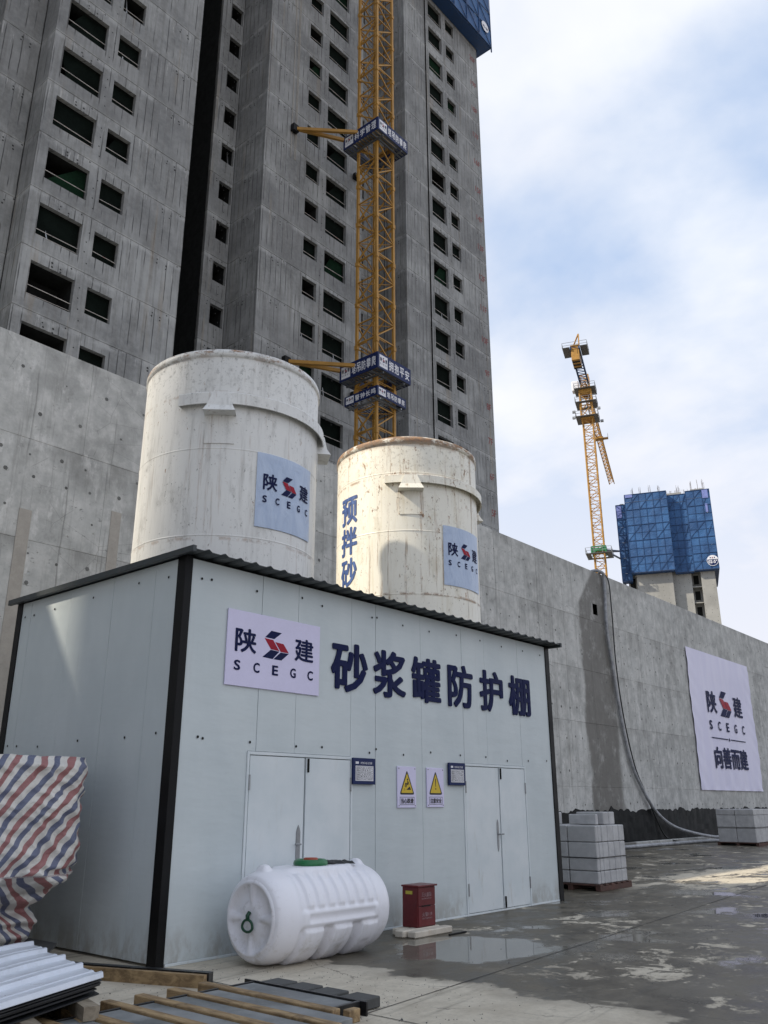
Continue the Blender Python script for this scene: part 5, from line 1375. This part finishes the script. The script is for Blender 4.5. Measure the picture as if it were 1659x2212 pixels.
mb.build('tank_body', M_PLASTIC, wt, smooth=True, fixn=True)
lx, lz = TX0 + .83, TCZ + .457
mb = MB(); mb.lathe((lx, TCY), [(.0, lz + .045), (.125, lz + .045), (.13, lz + .055), (.155, lz + .062), (.18, lz + .05), (.19, lz + .02), (.185, lz), (.15, lz - .01)], 48); ld = mb.build('tank_lid', M_LID, wt, smooth=True)
mb = MB(); mb.lathe((lx, TCY), [(0, lz + .078), (.07, lz + .076), (.08, lz + .068), (.082, lz + .043)], 32); mb.build('lid_cap', M_CAP, ld, smooth=True)
mb = MB(); hx = TX0 - .02; pts = []
for i in range(20): a = 2 * pi * i / 20; pts.append((hx - .022, TCY + .075 * cos(a) * (1.0 if sin(a) > 0 else 1.05), TCZ - .07 + (.062 if sin(a) > 0 else .05) * sin(a)))
mb.tube(pts, .013, 8, closed=True); mb.tube([(hx, TCY, TCZ + .06), (hx - .025, TCY, TCZ + .03), (hx - .022, TCY, TCZ - .005)], .02, 8)
mb.build('drain_handle', M_DGREEN, wt, smooth=True)
mb = MB(); rr = random.Random(8); k = 16; vs = []
for i in range(k + 1):
    u = i / k; x = lx + .17 + .42 * u
    for j in range(9):
        v = j / 8 - .5; wd = .07 + .05 * sin(u * 9) ** 2
        vs.append((x, TCY - .05 * u + v * wd * 2, lz + .012 + .05 * (1 - (2 * v) ** 2) * (.5 + .5 * abs(mnoise.noise(Vector((u * 5, v * 3, 1))) * 2)) * (1.0 if .03 < u < .97 else .2) - .02 * u))
mb.mesh(vs, [(i * 9 + j, (i + 1) * 9 + j, (i + 1) * 9 + j + 1, i * 9 + j + 1) for i in range(k) for j in range(8)])
tag(mb.build('plastic_bag', M_CABLE, smooth=True), 'crumpled black plastic bag lying on top of the white tank', 'bag')

# ---------------------------------------------------------------- extinguisher cabinet on foam planks
fp = thing('plank_pair', 'pair of pale planks lying in the puddle under the red cabinet', 'planks', (8.8, 7.1, 0))
for (x0, x1, y0, y1) in ((8.86, 9.62, 7.09, 7.22), (8.80, 9.55, 7.235, 7.37), (8.93, 9.58, 7.385, 7.52)):
    mb = MB(); mb.bbox(x0, x1, y0, y1, 0, .075 + random.uniform(0, .006), .012); mb.build('plank', M_FOAM, fp)
eb = thing('extinguisher_cabinet', 'red steel fire extinguisher cabinet with faded white characters by the wall', 'cabinet', (9.3, 7.45, .082))
ex0, ex1, ey0, ey1, ez0, ez1 = 9.115, 9.475, 7.245, 7.50, .082, .545
mb = MB(); mb.bbox(ex0, ex1, ey0 + .012, ey1, ez0, ez1, .004); mb.build('cabinet_body', M_REDBOX, eb)
mb = MB(); mb.bbox(ex0 - .02, ex1 + .02, ey0 - .02, ey1 + .005, ez1, ez1 + .022, .005); mb.build('cabinet_lid', M_REDBOX, eb)
for z0, z1 in ((ez0 + .008, ez0 + .238), (ez0 + .246, ez1 - .008)):
    mb = MB(); mb.bbox(ex0 + .01, ex1 - .008, ey0, ey0 + .011, z0, z1, .003); mb.build('cabinet_door', M_REDBOX, eb)
mb = MB(); mb.bbox(ex0 + .07, ex0 + .25, ey0 - .004, ey0 - .001, ez0 + .234, ez0 + .250, .001); mb.build('door_pull', M_BLACK, eb)
mb = MB(); put_text(mb, '灭火器箱', (ex0 + .07, ey0 - .0015, ez0 + .345), U, V, .20, .055, .01); put_text(mb, 'FIRE EXTINGUISHER BOX', (ex0 + .07, ey0 - .0015, ez0 + .318), U, V, .20, .016, .01)
put_text(mb, '火警119', (ex0 + .08, ey0 - .0015, ez0 + .12), U, V, .20, .05, .015); put_text(mb, 'FIRE TELEPHONE', (ex0 + .08, ey0 - .0015, ez0 + .09), U, V, .20, .018, .01)
mb.build('cabinet_lettering', simple('faded_white_print', (.27, .17, .18), .6, var=.4, sc=12), eb)
mb = MB(); mb.box(ex0 - .0025, ex0 - .0012, ey0 + .09, ey0 + .20, ez1 - .085, ez1 - .045); mb.build('cabinet_sticker', M_STICK, eb)
mb = MB(); mb.bbox(9.34, 9.7, 6.93, 6.955, .001, .02, .004); tag(mb.build('dark_stick', M_BLACK), 'short black stick on wet ground right of the pale planks', 'stick')

# ---------------------------------------------------------------- tarpaulin-wrapped machine
tp = thing('wrapped_machine', 'tall machine wrapped in red, white and blue striped tarpaulin at the left edge', 'wrapped machine', (4.2, 9.6, 0))
mb = MB(); NA, NZt = 300, 130; vs = []; uv = []
TC = Vector((4.50, 9.93)); rot = radians(-8)
def tarp_half(z):
    if z > .92: return 1.0 - .03 * (2.05 - z)
    if z > .62: return .97 - .22 * sm(.92, .60, z) if False else .97 - .26 * (1 - sm(.60, .92, z))
    return .71 - .04 * (1 - sm(.2, .6, z)) + .03 * sin(z * 20)
for j in range(NZt + 1):
    z = .20 + 1.80 * j / NZt; s = tarp_half(z); per = 0; prev = None
    for i in range(NA):
        a = 2 * pi * i / NA; ca, sa = cos(a), sin(a); n_ = 5.0
        rad = 1 / (abs(ca) ** n_ + abs(sa) ** n_) ** (1 / n_)
        lx_, ly_ = .80 * rad * ca * s, 1.85 * rad * sa * s
        topr = 1 - .05 * sm(1.90, 2.0, z)
        i_ = i * 220 / NA; w1 = mnoise.noise(Vector((i_ * .06 + z * 2, z * 3.1, 0))) * .04 + abs(mnoise.noise(Vector((i_ * .13 + z * 4, z * 6, 3)))) * -.045 + abs(mnoise.noise(Vector((i_ * .3 - z * 6, z * 9, 8)))) * -.022
        w2 = 0
        if z < .95: w2 = .035 * sin(z * 30 + 3 * mnoise.noise(Vector((i_ * .05, z * 2, 5)))) + .03 * mnoise.noise(Vector((i_ * .09, z * 12, 5)))
        tie = -.05 * math.exp(-((z - .90 - .05 * sin(a * 2)) / .05) ** 2) - .035 * math.exp(-((z - .55) / .03) ** 2) - .05 * math.exp(-((z - .40) / .03) ** 2)
        k = topr * (1 + w1 + w2 * .8 + tie * .6)
        X, Y = lx_ * k, ly_ * k
        q = Vector((TC.x + X * cos(rot) - Y * sin(rot), TC.y + X * sin(rot) + Y * cos(rot), z + .012 * mnoise.noise(Vector((i * .1, z, 9)))))
        vs.append(q[:])
        peri = i / NA * 8.8
        if z > .90: st_ = -peri * .62 + z * .80 + .05 * mnoise.noise(Vector((peri * 2, z * 2, 0)))
        else: st_ = peri * .50 + z * 1.15 + .10 * mnoise.noise(Vector((peri * 2, z * 4, 0)))
        uv.append((st_, z))
fs = [(j * NA + i, j * NA + (i + 1) % NA, (j + 1) * NA + (i + 1) % NA, (j + 1) * NA + i) for j in range(NZt) for i in range(NA)]
# top
vs2 = len(vs); rings = [.85, .5, .15]
for k, f_ in enumerate(rings):
    for i in range(NA):
        q = Vector(vs[NZt * NA + i]); cc = Vector((TC.x, TC.y, 2.01)); p_ = cc.lerp(q, f_); p_.z = 2.005 + .012 * mnoise.noise(Vector((i * .08, f_ * 4, 2))); vs.append(p_[:]); uv.append((uv[NZt * NA + i][0] + (1 - f_) * .5, 2))
    a0 = NZt * NA if k == 0 else vs2 + (k - 1) * NA; b0 = vs2 + k * NA
    fs += [(a0 + i, a0 + (i + 1) % NA, b0 + (i + 1) % NA, b0 + i) for i in range(NA)]
fs.append(tuple(vs2 + 2 * NA + i for i in range(NA)))
mb.mesh(vs, fs); mb.uv = uv
mb.build('tarpaulin', M_TARP, tp, smooth=True)
mb = MB(); mb.bbox(3.7, 4.9, 8.8, 11.2, .172, .25, .01); mb.build('machine_base', M_BLACK, tp)

# ply board and bearers under it
mb = MB(); mb.mesh([], [])
def slabpoly(pts, z0, z1):
    n = len(pts); mb = MB(); mb.mesh([(*p, z0) for p in pts] + [(*p, z1) for p in pts], [tuple(range(n - 1, -1, -1)), tuple(range(n, 2 * n))] + [(i, (i + 1) % n, n + (i + 1) % n, n + i) for i in range(n)]); return mb
tag(slabpoly([(3.0, 8.2), (4.75, 8.35), (5.28, 9.05), (5.2, 11.8), (3.0, 11.8)], .145, .168).build('plywood_board', M_PLY), 'weathered grey plywood board lying under the wrapped machine', 'board')
bt = thing('board_bearers', 'black bearer timbers under the plywood board at left', 'timbers', (4, 9.5, 0))
for yy in (8.7, 11.2):
    mb = MB(); mb.bbox(3.1, 4.9, yy, yy + .12, 0, .142, .005); mb.build('bearer', M_FILM, bt)

# ---------------------------------------------------------------- stack of coated sheets on timbers
SHZ = .30
c0 = Vector((4.13, 6.36, SHZ)); e1 = Vector((-1.0, -.44, 0)).normalized(); e2 = Vector((.44, 1.87, 0)); LW = e2.length; e2n = e2.normalized()
def ribsheet(name, label, o, L, Wd, z, m_, nr=4, hh=.032):
    mb = MB(); prof = []; n = nr
    for i in range(n):
        b = Wd * i / n; w1 = Wd / n
        prof += [(b, 0), (b + .02, hh), (b + .07, hh), (b + .10, 0.004), (b + w1 * .5, .004), (b + w1 * .52, .010), (b + w1 * .62, .010), (b + w1 * .64, .004)]
    prof += [(Wd, 0), (Wd + .02, hh), (Wd + .06, hh)]
    vs = []; ns = 14
    for k in range(ns + 1):
        sag = .012 * sin(k * .9)
        for (y, h) in prof:
            j = .018 * mnoise.noise(Vector((y * 3, 0, z * 9))) if k == 0 else 0
            p = Vector(o) + e1 * (L * k / ns - j * 2) + e2n * y; vs.append((p.x, p.y, z + h + sag * (y / Wd)))
            vs.append((p.x, p.y, z + h + sag * (y / Wd) - .004))
    P_ = len(prof); fs = []
    for k in range(ns):
        for i in range(P_ - 1):
            a = (k * P_ + i) * 2; b = ((k + 1) * P_ + i) * 2
            fs += [(a, a + 2, b + 2, b), (a + 1, b + 1, b + 3, a + 3)]
            if k == 0: fs.append((a, a + 1, a + 3, a + 2))
        for i in (0, P_ - 1):
            a = (k * P_ + i) * 2; b = ((k + 1) * P_ + i) * 2; fs.append((a, b, b + 1, a + 1))
    mb.mesh(vs, fs)
    return tag(mb.build(name, m_, None), label, 'metal sheet')
ribsheet('ribbed_sheet', 'white ribbed steel sheet on top of the dark sheets, bottom left', c0, 3.2, LW, SHZ, M_SHEET, 4)
sh = thing('dark_sheet_stack', 'stack of thin dark steel sheets under the white ribbed sheet', 'sheet stack', (3.5, 6.6, .17))
for k in range(6):
    off = Vector((random.uniform(-.07, .02), random.uniform(-.03, .03), 0)); A = c0 + off + e1 * .03 + e2n * .03; z = .186 + k * .018
    pts = [A, A + e1 * 3.1, A + e1 * 3.1 + e2n * (LW - .1), A + e2n * (LW - .1)]
    slabpoly([(p.x, p.y) for p in pts][::-1], z, z + .009).build('dark_sheet', M_BSHEET, sh)
def timber(a, b, wd, z0, z1, m_):
    a, b = Vector((*a, (z0 + z1) / 2)), Vector((*b, (z0 + z1) / 2)); mb = MB()
    bm = bmesh.new(); mb.beam(a, b, wd, z1 - z0); return mb
for i, (p, q, lab) in enumerate((((3.86, 6.05), (4.35, 7.9), 'pale bearer timber under the dark sheets, nearer the timber mould'), ((3.28, 5.72), (3.78, 7.7), 'weathered grey bearer timber under the dark sheets at the bottom left edge'))):
    t = thing('bearer_timber', lab, 'timber', (*p, 0), 'bearer timbers under the sheet stack')
    timber(p, q, .11, .092, .183, M_WOODG).build('timber', M_WOODG, t)
    timber((p[0] - .015, p[1] + .02), q, .11, 0, .090, M_WOOD).build('timber', M_WOOD, t)

# ---------------------------------------------------------------- loose formwork edge by the shed corner
fw = thing('formwork_beam', 'orange brown timber faced form edge lying at the shed corner', 'timber', (5.4, 6.8, 0))
timber((5.41, 6.73), (4.86, 8.22), .055, 0, .105, M_WOOD).build('timber', M_WOOD, fw)
timber((5.49, 6.75), (4.94, 8.24), .075, 0, .115, M_FILM).build('film_board', M_FILM, fw)

# ---------------------------------------------------------------- slab casting moulds
mo = thing('slab_mould', 'row of grey concrete slabs cast between timber rails, bottom of view', 'casting mould', (4.6, 5.7, 0))
xs = [3.30, 3.62, 3.94, 4.27, 4.57, 4.88, 5.20]
for x in xs:
    mb = MB(); mb.bbox(x - .045, x + .045, 4.92 if x > 5 else 4.6, 6.50 + .02 * sin(x * 40), 0, .105, .006); mb.build('timber_rail', M_WOOD, mo)
xe = xs + [5.56]
for a, b in zip(xe[:-1], xe[1:]):
    x0, x1 = a + .047, b - (.047 if b < 5.5 else .02)
    mb = MB(); mb.bbox(x0 + .012, x1 - .012, 5.03 if a > 5 else 4.7, 6.22, 0, .088, .004); mb.build('cast_slab', M_SLAB, mo)
    mb = MB(); mb.bbox(x0, x1, 6.225, 6.245, 0, .098, .003); mb.build('form_board', M_FILM, mo)
mb = MB(); mb.bbox(5.545, 5.565, 4.93, 6.36, 0, .10, .003); mb.bbox(5.25, 5.54, 4.99, 5.022, 0, .10, .003); mb.build('form_board', M_FILM, mo)
mb = MB(); mb.bbox(5.28, 5.40, 4.86, 4.93, 0, .09, .005); mb.build('timber_rail', M_WOOD, mo)
cols = ('dark paver block beside the slab mould, farthest of the row', 'dark paver block beside the mould, second from the far end', 'dark paver block beside the mould, second from the near end', 'dark paver block beside the slab mould, nearest of the row')
for i, y in enumerate((5.98, 5.68, 5.37, 5.04)):
    mb = MB(); mb.bbox(5.60 + .015 * (i % 2), 5.83 + .012 * (i % 2), y, y + .255, .006, .085, .008)
    tag(mb.build('paver_block', M_PAVER, None), cols[i], 'paver', 'dark pavers beside the mould')

# grit and small debris on the yard
mb = MB(); rr = random.Random(12)
for i in range(900):
    if i < 560: x, y = rr.uniform(3.9, 6.9), rr.uniform(4.2, 7.6)
    else: x, y = rr.uniform(6.5, 22), rr.uniform(2.5, 7.7)
    s = rr.uniform(.002, .007) * (2.0 if rr.random() < .05 else 1); a = rr.uniform(0, 6)
    P4 = [(x + s * cos(a + q * 2.1) * rr.uniform(.7, 1.3), y + s * sin(a + q * 2.1) * rr.uniform(.7, 1.3), .0005) for q in range(3)]; P4.append((x, y, s * 1.1))
    mb.mesh(P4, [(0, 1, 3), (1, 2, 3), (2, 0, 3), (0, 2, 1)])
mb.build('grit', M_PLY, kind='stuff')
